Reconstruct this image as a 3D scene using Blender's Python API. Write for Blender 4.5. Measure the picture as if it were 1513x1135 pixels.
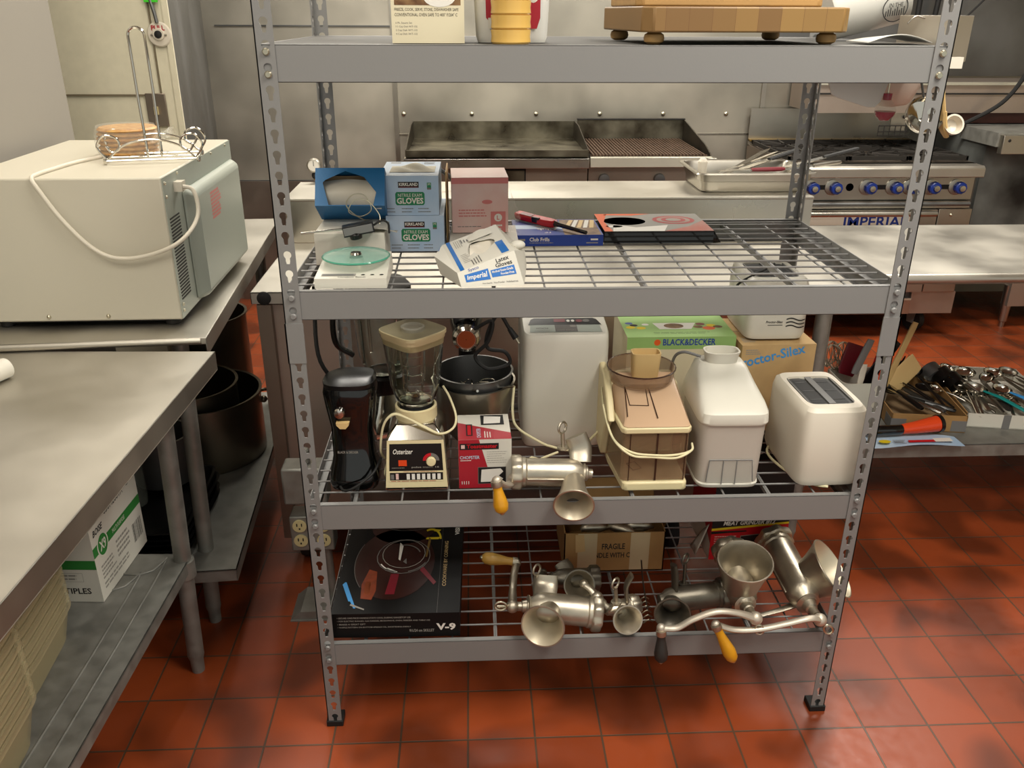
import bpy, bmesh, math, random
from mathutils import Matrix, Vector, Quaternion
random.seed(7)
S = bpy.context.scene
for o in list(bpy.data.objects): bpy.data.objects.remove(o)
COL = S.collection
pi = math.pi
def R(d): return math.radians(d)

# ------------------------------------------------------------------ camera
cam_d = bpy.data.cameras.new('camera'); cam = bpy.data.objects.new('camera', cam_d); COL.objects.link(cam)
cam_d.sensor_fit = 'HORIZONTAL'; cam_d.sensor_width = 36.0
cam_d.lens = 1257.377 / 1513 * 36.0; cam_d.clip_start = 0.05; cam_d.clip_end = 60
_p, _y, _r = 0.411236, -0.047212, 0.004738
_f = Vector((-math.sin(_y)*math.cos(_p), math.cos(_y)*math.cos(_p), -math.sin(_p)))
_x = Vector((math.cos(_y), math.sin(_y), 0)); _u = _x.cross(_f)
_rx = math.cos(_r)*_x + math.sin(_r)*_u; _ru = -math.sin(_r)*_x + math.cos(_r)*_u
cam.matrix_world = Matrix(((_rx.x, _ru.x, -_f.x, -0.24285), (_rx.y, _ru.y, -_f.y, -1.57758), (_rx.z, _ru.z, -_f.z, 1.58564), (0, 0, 0, 1)))
S.camera = cam

# ------------------------------------------------------------------ world, lights, exposure
w = bpy.data.worlds.new('world'); S.world = w; w.use_nodes = True
w.node_tree.nodes['Background'].inputs[0].default_value = (0.98, 1.0, 0.93, 1)
w.node_tree.nodes['Background'].inputs[1].default_value = 0.60
S.view_settings.view_transform = 'Standard'; S.view_settings.look = 'None'
S.view_settings.exposure = 0.05; S.view_settings.gamma = 1.0; S.view_settings.use_curve_mapping = False
def area(name, loc, sx, sy, power, col=(1, 0.965, 0.89), rot=(0, 0, 0)):
    d = bpy.data.lights.new(name, 'AREA'); d.shape = 'RECTANGLE'; d.size = sx; d.size_y = sy
    d.energy = power; d.color = col
    o = bpy.data.objects.new(name, d); COL.objects.link(o); o.location = loc; o.rotation_euler = rot
    return o
LAMPS = [(0.75, -0.75, 0.6, 1.2, 50), (-0.95, -1.4, 0.6, 1.2, 20), (1.6, 1.9, 1.2, 0.6, 52), (-0.5, 2.3, 1.2, 0.6, 52), (-0.95, 0.55, 0.6, 1.2, 12)]
for lx, ly, lsx, lsy, lp in LAMPS: area('ceiling_lamp_light', (lx, ly, 2.72), lsx, lsy, lp)

# ------------------------------------------------------------------ materials
def hexc(h):
    h = h.lstrip('#'); c = [int(h[i:i+2], 16)/255 for i in (0, 2, 4)]
    return tuple(x/12.92 if x <= 0.04045 else ((x+0.055)/1.055)**2.4 for x in c) + (1,)
MATS = {}
def mat(name, col='#888888', rough=0.5, metal=0.0, alpha=1.0, trans=0.0, ior=1.45, var=0.0, vscale=8.0, stretch=(1,1,1),
        bump=0.0, bscale=60.0, rvar=0.0, col2=None, emit=None, coat=0.0, spec=None):
    m = bpy.data.materials.new(name); m.use_nodes = True; MATS[name] = m
    nt = m.node_tree; b = nt.nodes['Principled BSDF']
    c = hexc(col) if isinstance(col, str) else col
    b.inputs['Base Color'].default_value = c; b.inputs['Roughness'].default_value = rough
    b.inputs['Metallic'].default_value = metal; b.inputs['Alpha'].default_value = alpha
    b.inputs['Transmission Weight'].default_value = trans; b.inputs['IOR'].default_value = ior
    b.inputs['Coat Weight'].default_value = coat
    if spec is not None: b.inputs['Specular IOR Level'].default_value = spec
    if var or bump or rvar or col2:
        tc = nt.nodes.new('ShaderNodeTexCoord'); mp = nt.nodes.new('ShaderNodeMapping')
        nt.links.new(tc.outputs['Object'], mp.inputs[0]); mp.inputs['Scale'].default_value = stretch
    if var or col2 or rvar:
        n = nt.nodes.new('ShaderNodeTexNoise'); n.inputs['Scale'].default_value = vscale; n.inputs['Detail'].default_value = 5
        nt.links.new(mp.outputs[0], n.inputs[0])
        if var or col2:
            r = nt.nodes.new('ShaderNodeValToRGB'); r.color_ramp.elements[0].position = 0.35; r.color_ramp.elements[1].position = 0.65
            if col2: c2 = hexc(col2)
            else: c2 = tuple(x*(1-var) for x in c[:3])+(1,)
            r.color_ramp.elements[0].color = c2; r.color_ramp.elements[1].color = c
            nt.links.new(n.outputs[0], r.inputs[0]); nt.links.new(r.outputs[0], b.inputs['Base Color'])
        if rvar:
            mr = nt.nodes.new('ShaderNodeMapRange'); mr.inputs['From Min'].default_value = 0.3; mr.inputs['From Max'].default_value = 0.7
            mr.inputs['To Min'].default_value = max(0.02, rough-rvar); mr.inputs['To Max'].default_value = min(1, rough+rvar)
            nt.links.new(n.outputs[0], mr.inputs[0]); nt.links.new(mr.outputs[0], b.inputs['Roughness'])
    if bump:
        n2 = nt.nodes.new('ShaderNodeTexNoise'); n2.inputs['Scale'].default_value = bscale; n2.inputs['Detail'].default_value = 3
        nt.links.new(mp.outputs[0], n2.inputs[0])
        bp = nt.nodes.new('ShaderNodeBump'); bp.inputs['Strength'].default_value = bump; bp.inputs['Distance'].default_value = 0.002
        nt.links.new(n2.outputs[0], bp.inputs['Height']); nt.links.new(bp.outputs[0], b.inputs['Normal'])
    if emit:
        b.inputs['Emission Color'].default_value = hexc(emit[0]); b.inputs['Emission Strength'].default_value = emit[1]
    return m
mat('rack_paint', '#838280', 0.45, 0.15, bump=0.05, bscale=250)
mat('steel', '#b9b4a9', 0.32, 1.0, var=0.12, vscale=3, rvar=0.10, bump=0.03, bscale=9)
mat('steel_wall', '#b9b3a5', 0.42, 0.8, var=0.25, vscale=2.2, rvar=0.12, bump=0.12, bscale=3)
mat('steel_dark', '#7a7a79', 0.42, 0.85, var=0.3, vscale=3, rvar=0.1)
mat('steel_brown', '#978a7d', 0.42, 0.9, var=0.15, vscale=4, rvar=0.1)
mat('steel_top', '#c3beb3', 0.45, 1.0, var=0.04, vscale=5, rvar=0.08, stretch=(1,1,1), bump=0.04, bscale=14)
mat('galvanised', '#94938c', 0.55, 0.6, var=0.22, vscale=26, rvar=0.12, bump=0.1, bscale=80)
mat('cast_metal', '#c6bdab', 0.42, 0.95, var=0.2, vscale=14, rvar=0.10, bump=0.15, bscale=120)
mat('cast_dull', '#7c766a', 0.45, 0.9, var=0.3, vscale=18, rvar=0.12, bump=0.2, bscale=140)
mat('tin_inner', '#cfc4ac', 0.45, 0.6, var=0.12, vscale=12)
mat('chrome', '#cfcac0', 0.10, 1.0)
mat('zinc', '#c9c2ac', 0.30, 1.0)
mat('white_plastic', '#d3cfc2', 0.35)
mat('white_warm', '#d8d0c0', 0.38)
mat('cream_plastic', '#d9cba0', 0.40)
mat('microwave_paint', '#bdb7a6', 0.45, bump=0.05, bscale=400)
mat('microwave_back', '#9fa59b', 0.40, 0.1)
mat('cord_white', '#c9c2b2', 0.45)
mat('cord_cream', '#d8cfa8', 0.45)
mat('black_plastic', '#0d0c0c', 0.28)
mat('black_gloss', '#080808', 0.08, coat=0.5)
mat('black_rubber', '#131211', 0.65)
mat('dark_grey', '#2b2926', 0.5)
mat('glass', '#dfe6dc', 0.03, trans=1.0, ior=1.45)
mat('glass_thin', '#b9c0b4', 0.04, alpha=0.12)
mat('glass_green', '#9fcfc0', 0.05, alpha=0.38)
mat('glass_edge', '#2f8f74', 0.08, alpha=0.75)
mat('glass_amber', '#4a1e0b', 0.05, alpha=0.6)
mat('clear_plastic', '#c9c6bb', 0.18, alpha=0.30)
mat('clear_frost', '#c8bfb3', 0.22, alpha=0.82)
mat('smoke_plastic', '#8f7054', 0.12, alpha=0.48)
mat('smoke_light', '#cfae8e', 0.20, alpha=0.80)
mat('smoke_edge', '#3a241a', 0.25)
mat('translucent_white', '#dcdad2', 0.40, alpha=0.9)
mat('translucent_pink', '#dbc8ba', 0.40, alpha=0.88)
mat('translucent_tub', '#c2b58e', 0.45, alpha=0.42)
mat('carton_brown', '#a07c4c', 0.8, var=0.1, vscale=20)
mat('carton_pale', '#c2a271', 0.8, var=0.1, vscale=20)
mat('carton_inner', '#8c7354', 0.85)
mat('tape_clear', '#b7a684', 0.35)
mat('tape_grey', '#6f6e6c', 0.5)
mat('paper_white', '#cdc9bd', 0.6)
mat('paper_cream', '#d2c8ab', 0.65)
mat('print_black', '#141312', 0.6)
mat('print_grey', '#6b6864', 0.6)
mat('print_faint', '#8e8a82', 0.6)
mat('print_white', '#dcd8cf', 0.5)
mat('blue_box', '#1f6aa0', 0.4)
mat('blue_light', '#a3bdd8', 0.4, var=0.18, vscale=9, col2='#bccddf')
mat('blue_side', '#6d8fb4', 0.4)
mat('blue_print', '#1f66b0', 0.45)
mat('blue_navy', '#243f8f', 0.35)
mat('blue_knob', '#16307e', 0.35)
mat('blue_hose', '#123f8a', 0.4)
mat('green_print', '#147a4c', 0.5)
mat('green_box', '#8fb26a', 0.45)
mat('green_bar', '#2f7a34', 0.5)
mat('green_tag', '#3fc22a', 0.5)
mat('pink_box', '#d8aea6', 0.35, var=0.1, vscale=14, col2='#dcc0b8')
mat('pink_deep', '#cb7672', 0.4)
mat('red_print', '#a01f2c', 0.4)
mat('red_dark', '#6e1220', 0.4)
mat('red_bright', '#b5121f', 0.3)
mat('orange_print', '#d85a1e', 0.45)
mat('orange_plastic', '#d5451c', 0.22)
mat('yellow_print', '#d8bf22', 0.5)
mat('yellow_cup', '#cda658', 0.22, coat=0.3)
mat('yellow_handle', '#d99a1e', 0.30, coat=0.3, var=0.15, vscale=30)
mat('wood_handle', '#c79a48', 0.35, coat=0.2, var=0.2, vscale=30)
mat('wood_spoon', '#c9a970', 0.6, var=0.12, vscale=20)
mat('teal_plastic', '#12837f', 0.35)
mat('sky_plastic', '#3b8fd0', 0.35)
mat('tan_plastic', '#d3b47c', 0.4)
mat('white_ceramic', '#cfc6b6', 0.35)
mat('wall_cream', '#d3ccb4', 0.6, var=0.06, vscale=30)
mat('wall_grey', '#908b82', 0.6)
mat('trim_dark', '#6f6450', 0.6)
mat('griddle_metal', '#7a7565', 0.38, 0.9, var=0.45, vscale=7, rvar=0.15, col2='#4c463a')
mat('griddle_dark', '#4a443a', 0.5, 0.8, var=0.4, vscale=9)
mat('grate_rust', '#6b5546', 0.6, 0.5, var=0.4, vscale=25)
mat('bright_rail', '#cfccbc', 0.38, 0.7, var=0.06, vscale=10)
mat('iron', '#34312e', 0.55, 0.5)
mat('pink_metal', '#b3a498', 0.42, 0.8, var=0.1, vscale=6)
mat('grease_panel', '#1b1916', 0.6, var=0, vscale=2.6, col2='#6e706c')
mat('matte_black', '#0c0b0b', 0.5, spec=0.25)
mat('shelf_grey', '#5f5e5b', 0.75, spec=0.2)
mat('cast_light', '#cbc1b1', 0.5, 0.75, var=0.08, vscale=20)
mat('ceiling_white', '#b9b4a8', 0.8)
mat('lamp_glow', '#ffffff', 0.5, emit=('#ffedd0', 3.0))
mat('bread', '#c39a5c', 0.5, var=0.3, vscale=60, col2='#a9763c')
mat('plastic_film', '#d8d6cc', 0.12, alpha=0.2)
mat('red_liquid', '#a3123f', 0.08, alpha=0.85)
mat('photo_food', '#8a6a45', 0.5, var=0.1, vscale=40, col2='#5a3a20')
mat('photo_red', '#a8443a', 0.35, vscale=7, col2='#8d8a84')
mat('lid_beige', '#948a6c', 0.45)
mat('glass_clear', '#f2f5f0', 0.02, trans=1.0, ior=1.35)
mat('ember', '#7d3312', 0.5, var=0.3, vscale=60)
mat('maroon', '#2a0d08', 0.3)
mat('copper', '#8d4a2c', 0.3, 0.9)
mat('brass', '#b89a58', 0.35, 0.9)
mat('outlet_cream', '#cdbf8e', 0.45)
mat('pot_metal', '#857c6c', 0.38, 0.95, var=0.25, vscale=5, rvar=0.1)
mat('knife_steel', '#b5b1a8', 0.22, 1.0)
mat('terracotta', '#4f2c26', 0.5)

def wood_blocks(name):
    m = bpy.data.materials.new(name); m.use_nodes = True; MATS[name] = m; nt = m.node_tree; b = nt.nodes['Principled BSDF']
    tc = nt.nodes.new('ShaderNodeTexCoord'); mp = nt.nodes.new('ShaderNodeMapping'); mp.inputs['Rotation'].default_value = (pi/2, 0, 0)
    br = nt.nodes.new('ShaderNodeTexBrick'); br.offset = 0.0; br.inputs['Scale'].default_value = 1
    br.inputs['Brick Width'].default_value = 0.042; br.inputs['Row Height'].default_value = 0.5; br.inputs['Mortar Size'].default_value = 0.0004
    br.inputs['Color1'].default_value = hexc('#735530'); br.inputs['Color2'].default_value = hexc('#93733f'); br.inputs['Mortar'].default_value = hexc('#654425')
    mp.inputs['Location'].default_value = (0.003, 0.25, 0)
    nt.links.new(tc.outputs['Object'], mp.inputs[0]); nt.links.new(mp.outputs[0], br.inputs[0]); nt.links.new(br.outputs[0], b.inputs['Base Color'])
    b.inputs['Roughness'].default_value = 0.5
wood_blocks('board_blocks')
mat('board_plain', '#a98552', 0.5, var=0.15, vscale=5, stretch=(1, 8, 8))

def floor_mat():
    m = bpy.data.materials.new('quarry_tile'); m.use_nodes = True; MATS['quarry_tile'] = m; nt = m.node_tree; b = nt.nodes['Principled BSDF']
    L = nt.links.new; N = nt.nodes.new
    tc = N('ShaderNodeTexCoord'); mp = N('ShaderNodeMapping')
    mp.inputs['Location'].default_value = (0.110+0.1598*60+0.002, 0.056+0.158*60+0.002, 0)
    L(tc.outputs['Object'], mp.inputs[0])
    br = N('ShaderNodeTexBrick'); br.offset = 0.0; br.squash = 1
    for k, v in (('Scale', 1), ('Brick Width', 0.1598), ('Row Height', 0.158), ('Mortar Size', 0.0026), ('Mortar Smooth', 0.3)): br.inputs[k].default_value = v
    br.inputs['Color1'].default_value = hexc('#98431d'); br.inputs['Color2'].default_value = hexc('#843919'); br.inputs['Mortar'].default_value = hexc('#54402f')
    L(mp.outputs[0], br.inputs[0])
    n = N('ShaderNodeTexNoise'); n.inputs['Scale'].default_value = 4.0; n.inputs['Detail'].default_value = 1; n.inputs['Distortion'].default_value = 0.4
    L(tc.outputs['Object'], n.inputs[0])
    r = N('ShaderNodeValToRGB'); r.color_ramp.elements[0].position = 0.38; r.color_ramp.elements[0].color = (0.45, 0.47, 0.48, 1)
    r.color_ramp.elements[1].position = 0.55; r.color_ramp.elements[1].color = (1, 1, 1, 1); L(n.outputs[0], r.inputs[0])
    mx = N('ShaderNodeMix'); mx.data_type = 'RGBA'; mx.blend_type = 'MULTIPLY'; mx.inputs['Factor'].default_value = 1.0
    L(br.outputs['Color'], mx.inputs[6]); L(r.outputs[0], mx.inputs[7]); L(mx.outputs[2], b.inputs['Base Color'])
    n2 = N('ShaderNodeTexNoise'); n2.inputs['Scale'].default_value = 30; L(tc.outputs['Object'], n2.inputs[0])
    mr = N('ShaderNodeMapRange'); mr.inputs['To Min'].default_value = 0.28; mr.inputs['To Max'].default_value = 0.55; L(n2.outputs[0], mr.inputs[0]); L(mr.outputs[0], b.inputs['Roughness'])
    bp = N('ShaderNodeBump'); bp.inputs['Strength'].default_value = 0.6; bp.inputs['Distance'].default_value = 0.002; bp.invert = True
    L(br.outputs['Fac'], bp.inputs['Height']); L(bp.outputs[0], b.inputs['Normal'])
floor_mat()

# ------------------------------------------------------------------ mesh builder
_txt = {}
def text_geo(s, bold=0.0, italic=0.0):
    k = (s, bold, italic)
    if k in _txt: return _txt[k]
    c = bpy.data.curves.new('t', 'FONT'); c.body = s; c.size = 1; c.resolution_u = 2; c.offset = bold; c.shear = italic
    o = bpy.data.objects.new('t', c); COL.objects.link(o)
    dg = bpy.context.evaluated_depsgraph_get(); dg.update()
    me = bpy.data.meshes.new_from_object(o.evaluated_get(dg))
    vs = [(v.co.x, v.co.y) for v in me.vertices]; fs = [tuple(p.vertices) for p in me.polygons]
    bpy.data.objects.remove(o); bpy.data.curves.remove(c); bpy.data.meshes.remove(me)
    if vs:
        x0 = min(v[0] for v in vs); x1 = max(v[0] for v in vs); y0 = min(v[1] for v in vs); y1 = max(v[1] for v in vs)
        vs = [((x-x0)/(x1-x0), (y-y0)/(y1-y0)) for x, y in vs]
    _txt[k] = (vs, fs); return _txt[k]
I4 = Matrix.Identity(4)
def T(x, y, z): return Matrix.Translation((x, y, z))
def RX(a): return Matrix.Rotation(R(a), 4, 'X')
def RY(a): return Matrix.Rotation(R(a), 4, 'Y')
def RZ(a): return Matrix.Rotation(R(a), 4, 'Z')
def ring(cx, cy, z, w, d, e=4.0, n=32, rot=0.0):
    """closed superellipse ring in a horizontal plane"""
    out = []
    for i in range(n):
        a = 2*pi*(i+0.5)/n; c, s = math.cos(a), math.sin(a)
        x = w/2*math.copysign(abs(c)**(2/e), c); y = d/2*math.copysign(abs(s)**(2/e), s)
        cr, sr = math.cos(R(rot)), math.sin(R(rot))
        out.append((cx+x*cr-y*sr, cy+x*sr+y*cr, z))
    return out
def catmull(pts, k=8):
    P = [Vector(p) for p in pts]; P = [P[0]*2-P[1]]+P+[P[-1]*2-P[-2]]; out = []
    for i in range(1, len(P)-2):
        a, b, c, d = P[i-1:i+3]
        for j in range(k):
            t = j/k; out.append(0.5*((2*b)+(-a+c)*t+(2*a-5*b+4*c-d)*t*t+(-a+3*b-3*c+d)*t**3))
    out.append(P[-2]); return out
class MB:
    def __init__(s): s.v = []; s.f = []; s.mi = []; s.ms = []; s.fr = None
    def m(s, name):
        if name not in s.ms: s.ms.append(name)
        return s.ms.index(name)
    def add(s, vs, fs, mt, M=None):
        n = len(s.v); k = s.m(mt)
        for v in vs:
            v = Vector(v); s.v.append(tuple(M @ v) if M is not None else tuple(v))
        for f in fs: s.f.append(tuple(i+n for i in f)); s.mi.append(k)
        return s
    def box(s, x0, x1, y0, y1, z0, z1, mt, M=None, skip=''):
        vs = [(x0,y0,z0),(x1,y0,z0),(x1,y1,z0),(x0,y1,z0),(x0,y0,z1),(x1,y0,z1),(x1,y1,z1),(x0,y1,z1)]
        F = {'b': (0,3,2,1), 't': (4,5,6,7), 'f': (0,1,5,4), 'r': (1,2,6,5), 'k': (2,3,7,6), 'l': (3,0,4,7)}
        return s.add(vs, [F[k] for k in F if k not in skip], mt, M)
    def loft(s, rings, mt, M=None, cap0=True, cap1=True):
        n = len(rings[0]); vs = [p for r in rings for p in r]; fs = []
        for j in range(len(rings)-1):
            for i in range(n):
                a = j*n+i; b = j*n+(i+1) % n; fs.append((a, b, b+n, a+n))
        if cap0: fs.append(tuple(reversed(range(n))))
        if cap1: fs.append(tuple(range((len(rings)-1)*n, len(rings)*n)))
        return s.add(vs, fs, mt, M)
    def lathe(s, prof, mt, M=None, seg=28, cap0=True, cap1=True):
        return s.loft([[(r*math.cos(2*pi*i/seg), r*math.sin(2*pi*i/seg), z) for i in range(seg)] for r, z in prof], mt, M, cap0, cap1)
    def cyl(s, p0, p1, r, mt, r1=None, seg=16, M=None):
        return s.tube([p0, p1], [r, r if r1 is None else r1], mt, seg=seg, M=M)
    def tube(s, pts, r, mt, seg=8, M=None, closed=False, sm=0, flat=None):
        if sm: 
            rr = r
            if isinstance(r, (list, tuple)):
                rr = []
                for i in range(len(r)-1): rr += [r[i]+(r[i+1]-r[i])*j/sm for j in range(sm)]
                rr.append(r[-1])
            pts = catmull(pts, sm); r = rr
        P = [Vector(p) for p in pts]; n = len(P)
        if not isinstance(r, (list, tuple)): r = [r]*n
        rings = []; up = None
        for i in range(n):
            if closed: t = (P[(i+1) % n]-P[i-1])
            else: t = P[min(i+1, n-1)]-P[max(i-1, 0)]
            t = t.normalized() if t.length > 1e-9 else Vector((0, 0, 1))
            if up is None:
                up = Vector((0, 0, 1)) if abs(t.z) < 0.9 else Vector((1, 0, 0))
            a = up-t*up.dot(t); a = a.normalized() if a.length > 1e-6 else t.orthogonal().normalized(); up = a; b = t.cross(a)
            fl = 1.0 if flat is None else flat
            rings.append([tuple(P[i]+r[i]*(math.cos(2*pi*k/seg)*a*fl+math.sin(2*pi*k/seg)*b)) for k in range(seg)])
        if closed:
            rings.append(rings[0]); return s.loft(rings, mt, M, False, False)
        return s.loft(rings, mt, M)
    def sphere(s, c, r, mt, M=None, seg=16, nr=10, sc=(1, 1, 1)):
        rg = []
        for j in range(nr+1):
            a = -pi/2+pi*j/nr; q = max(math.cos(a), 0.001)
            rg.append([(c[0]+r*sc[0]*q*math.cos(2*pi*i/seg), c[1]+r*sc[1]*q*math.sin(2*pi*i/seg), c[2]+r*sc[2]*math.sin(a)) for i in range(seg)])
        return s.loft(rg, mt, M)
    def prism(s, poly, z0, z1, mt, M=None):
        return s.loft([[(x, y, z0) for x, y in poly], [(x, y, z1) for x, y in poly]], mt, M)
    def grid(s, fn, nu, nv, mt, M=None):
        vs = [fn(i/nu, j/nv) for j in range(nv+1) for i in range(nu+1)]
        fs = [(j*(nu+1)+i, j*(nu+1)+i+1, (j+1)*(nu+1)+i+1, (j+1)*(nu+1)+i) for j in range(nv) for i in range(nu)]
        return s.add(vs, fs, mt, M)
    # printed surface: set the face frame, then draw on it
    def face(s, o, xd, yd):
        x = Vector(xd).normalized(); y = Vector(yd).normalized(); z = x.cross(y)
        s.fr = Matrix(((x.x, y.x, z.x, o[0]), (x.y, y.y, z.y, o[1]), (x.z, y.z, z.z, o[2]), (0, 0, 0, 1))); return s
    def rect(s, x0, y0, x1, y1, mt, l=1):
        e = 0.00025*l; return s.add([(x0,y0,e),(x1,y0,e),(x1,y1,e),(x0,y1,e)], [(0,1,2,3)], mt, s.fr)
    def poly(s, pts, mt, l=1):
        e = 0.00025*l; return s.add([(x, y, e) for x, y in pts], [tuple(range(len(pts)))], mt, s.fr)
    def disc(s, cx, cy, rx, ry, mt, l=1, n=20):
        return s.poly([(cx+rx*math.cos(2*pi*i/n), cy+ry*math.sin(2*pi*i/n)) for i in range(n)], mt, l)
    def text(s, t, x0, y0, x1, y1, mt, l=2, bold=0.0, it=0.0, flip=False):
        vs, fs = text_geo(t, bold, it); e = 0.00025*l
        if flip: return s.add([(x1+(x0-x1)*x, y1+(y0-y1)*y, e) for x, y in vs], fs, mt, s.fr)
        return s.add([(x0+(x1-x0)*x, y0+(y1-y0)*y, e) for x, y in vs], fs, mt, s.fr)
    def lines(s, x0, y0, x1, y1, n, mt, l=1, fill=0.5):
        h = (y1-y0)/n
        for i in range(n):
            y = y1-(i+0.5)*h; x = x0
            end = x1-(x1-x0)*random.random()*0.3
            while x < end:
                wd = (x1-x0)*random.uniform(0.06, 0.16); s.rect(x, y-h*fill/2, min(x+wd, end), y+h*fill/2, mt, l); x += wd+(x1-x0)*0.02
        return s
    def build(s, name, parent=None, bevel=0.0, smooth=True, ang=35, seg=2, world=False, solid=0.0, sub=0):
        me = bpy.data.meshes.new(name); me.from_pydata(s.v, [], s.f)
        for k in s.ms: me.materials.append(MATS[k])
        for p, k in zip(me.polygons, s.mi): p.material_index = k; p.use_smooth = smooth
        if smooth: me.set_sharp_from_angle(angle=R(ang))
        me.update()
        o = bpy.data.objects.new(name, me); COL.objects.link(o)
        if parent is not None:
            o.parent = parent
            if world:
                r = parent
                while r.parent: r = r.parent
                me.transform(T(*[-c for c in r.location]))
        if solid:
            md = o.modifiers.new('solid', 'SOLIDIFY'); md.thickness = solid; md.offset = 0
        if bevel:
            md = o.modifiers.new('bevel', 'BEVEL'); md.width = bevel; md.segments = seg; md.limit_method = 'ANGLE'; md.angle_limit = R(40)
        if sub:
            md = o.modifiers.new('sub', 'SUBSURF'); md.levels = sub; md.render_levels = sub
        return o
def tag(o, label=None, cat=None, group=None, kind=None):
    if label: o['label'] = label
    if cat: o['category'] = cat
    if group: o['group'] = group
    if kind: o['kind'] = kind
    return o
def thing(name, label, cat, loc=(0, 0, 0), rz=0.0, group=None, rot=None):
    o = bpy.data.objects.new(name, None); COL.objects.link(o); o.empty_display_size = 0.05
    o.location = loc; o.rotation_euler = (0, 0, R(rz))
    if rot is not None: o.rotation_euler = rot.to_euler()
    return tag(o, label, cat, group)
def struct(mb, name, **k): return tag(mb.build(name, **k), kind='structure')
def copy_tree(o, parent=None):
    c = o.copy(); COL.objects.link(c); c.parent = parent
    for ch in [x for x in bpy.data.objects if x.parent == o]: copy_tree(ch, c)
    return c
def move(o, loc):
    """give a one-mesh thing an origin at loc, geometry unchanged in the world"""
    o.data.transform(T(*[-c for c in loc])); o.location = loc; return o

# ================================================================== SETTING
struct(MB().box(-2.6, 4.2, -2.6, 3.9, -0.05, 0.0, 'quarry_tile'), 'floor')
struct(MB().box(-2.6, 4.2, -2.6, 3.9, 2.80, 2.85, 'ceiling_white'), 'ceiling')
struct(MB().box(-2.0, 4.2, 3.40, 3.45, 0, 2.8, 'steel_wall'), 'wall_back')
struct(MB().box(4.1, 4.2, -2.6, 3.4, 0, 2.8, 'wall_cream'), 'wall_right')
struct(MB().box(-1.47, -1.42, -2.6, 1.085, 0, 2.8, 'wall_grey'), 'wall_left')
mb = MB(); mb.prism([(-2.6, 1.56), (-1.243, 1.56), (-1.66, 3.399), (-2.6, 3.399)], 0, 2.8, 'wall_cream')
o = struct(mb, 'wall_pillar'); 
o.data.materials.append(MATS['steel_dark'])
for p in o.data.polygons:
    if p.normal.x > 0.5: p.material_index = 1
struct(MB().box(-2.6, -2.55, -2.6, 1.56, 0, 2.8, 'wall_cream'), 'wall_recess')
struct(MB().box(-2.2, -1.304, 1.553, 1.56, 1.318, 1.3235, 'trim_dark').box(-1.310, -1.305, 1.553, 1.56, 1.326, 2.4, 'trim_dark')
       .box(-1.262, -1.243, 1.552, 1.56, 0, 2.8, 'wall_cream'), 'trim_1')
# stainless wall sheets: seams and battens
mb = MB()
for x in (-0.66, 1.40): mb.box(x-0.012, x+0.012, 3.388, 3.40, 0.8, 2.8, 'steel')
mb.box(-1.6, -0.66, 3.392, 3.40, 1.515, 1.522, 'steel_dark').box(-1.6, -0.66, 3.394, 3.40, 0.70, 0.706, 'steel_dark').box(-0.66, 1.40, 3.394, 3.40, 0.955, 0.96, 'steel')
struct(mb, 'trim_2')
mb = MB()
for x in (-0.62, -0.24, 0.12, 0.48, 0.84, 1.20): mb.sphere((x, 3.396, 1.066), 0.012, 'zinc', sc=(1, 0.5, 1), seg=10, nr=6)
mb.sphere((1.22, 3.396, 1.26), 0.012, 'zinc', sc=(1, 0.5, 1), seg=10, nr=6)
struct(mb, 'trim_3')
# lower brown sheet behind the counters
struct(MB().box(-1.62, -0.66, 3.385, 3.40, 0, 0.70, 'steel_brown'), 'trim_4')
for i, (x, y, sx, sy) in enumerate([q[:4] for q in LAMPS]):
    t = thing('ceiling_light', 'fluorescent ceiling panel above the kitchen', 'ceiling light', (x, y, 2.74), group='ceiling lights')
    MB().box(-sx/2-.03, sx/2+.03, -sy/2-.03, sy/2+.03, 0, 0.06, 'white_plastic').build('frame', t)
    MB().box(-sx/2, sx/2, -sy/2, sy/2, -0.003, 0, 'lamp_glow').build('diffuser', t)

# ---- wall fittings on the pillar
t = thing('fire_pull_station', 'round white metal plate lettered PULL with green tag on cream wall', 'pull station', (-1.282, 1.555, 1.515))
M0 = RX(90)
MB().lathe([(0.040, 0), (0.040, 0.004), (0.036, 0.008), (0.020, 0.010), (0.018, 0.016)], 'white_ceramic', M0).build('plate', t)
mb = MB(); mb.face((0, -0.0108, 0), (1, 0, 0), (0, 0, 1)); mb.text('PULL', -0.022, 0.012, 0.022, 0.028, 'red_print', 1, 0.03); mb.build('printed_word', t)
MB().lathe([(0.012, 0.010), (0.012, 0.020), (0.004, 0.022)], 'print_black', M0).cyl((-.026, -.012, -.002), (.026, -.012, -.002), .003, 'steel').build('pull_pin', t)
MB().tube([(0, -0.012, 0.036), (-0.004, -0.012, 0.07), (-0.012, -0.010, 0.105)], 0.006, 'steel_dark').build('conduit', t)
MB().box(-0.032, 0.012, -0.014, -0.008, 0.098, 0.16, 'green_tag').build('inspection_tag', t)
t = thing('light_switch', 'brown metal switch plate with cream toggle below PULL plate', 'light switch', (-1.328, 1.555, 1.272))
MB().box(-0.034, 0.034, -0.006, 0, -0.055, 0.055, 'steel_brown').build('switch_plate', t, bevel=0.002)
MB().box(-0.006, 0.006, -0.018, -0.006, -0.014, 0.012, 'outlet_cream').build('toggle', t)

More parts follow.
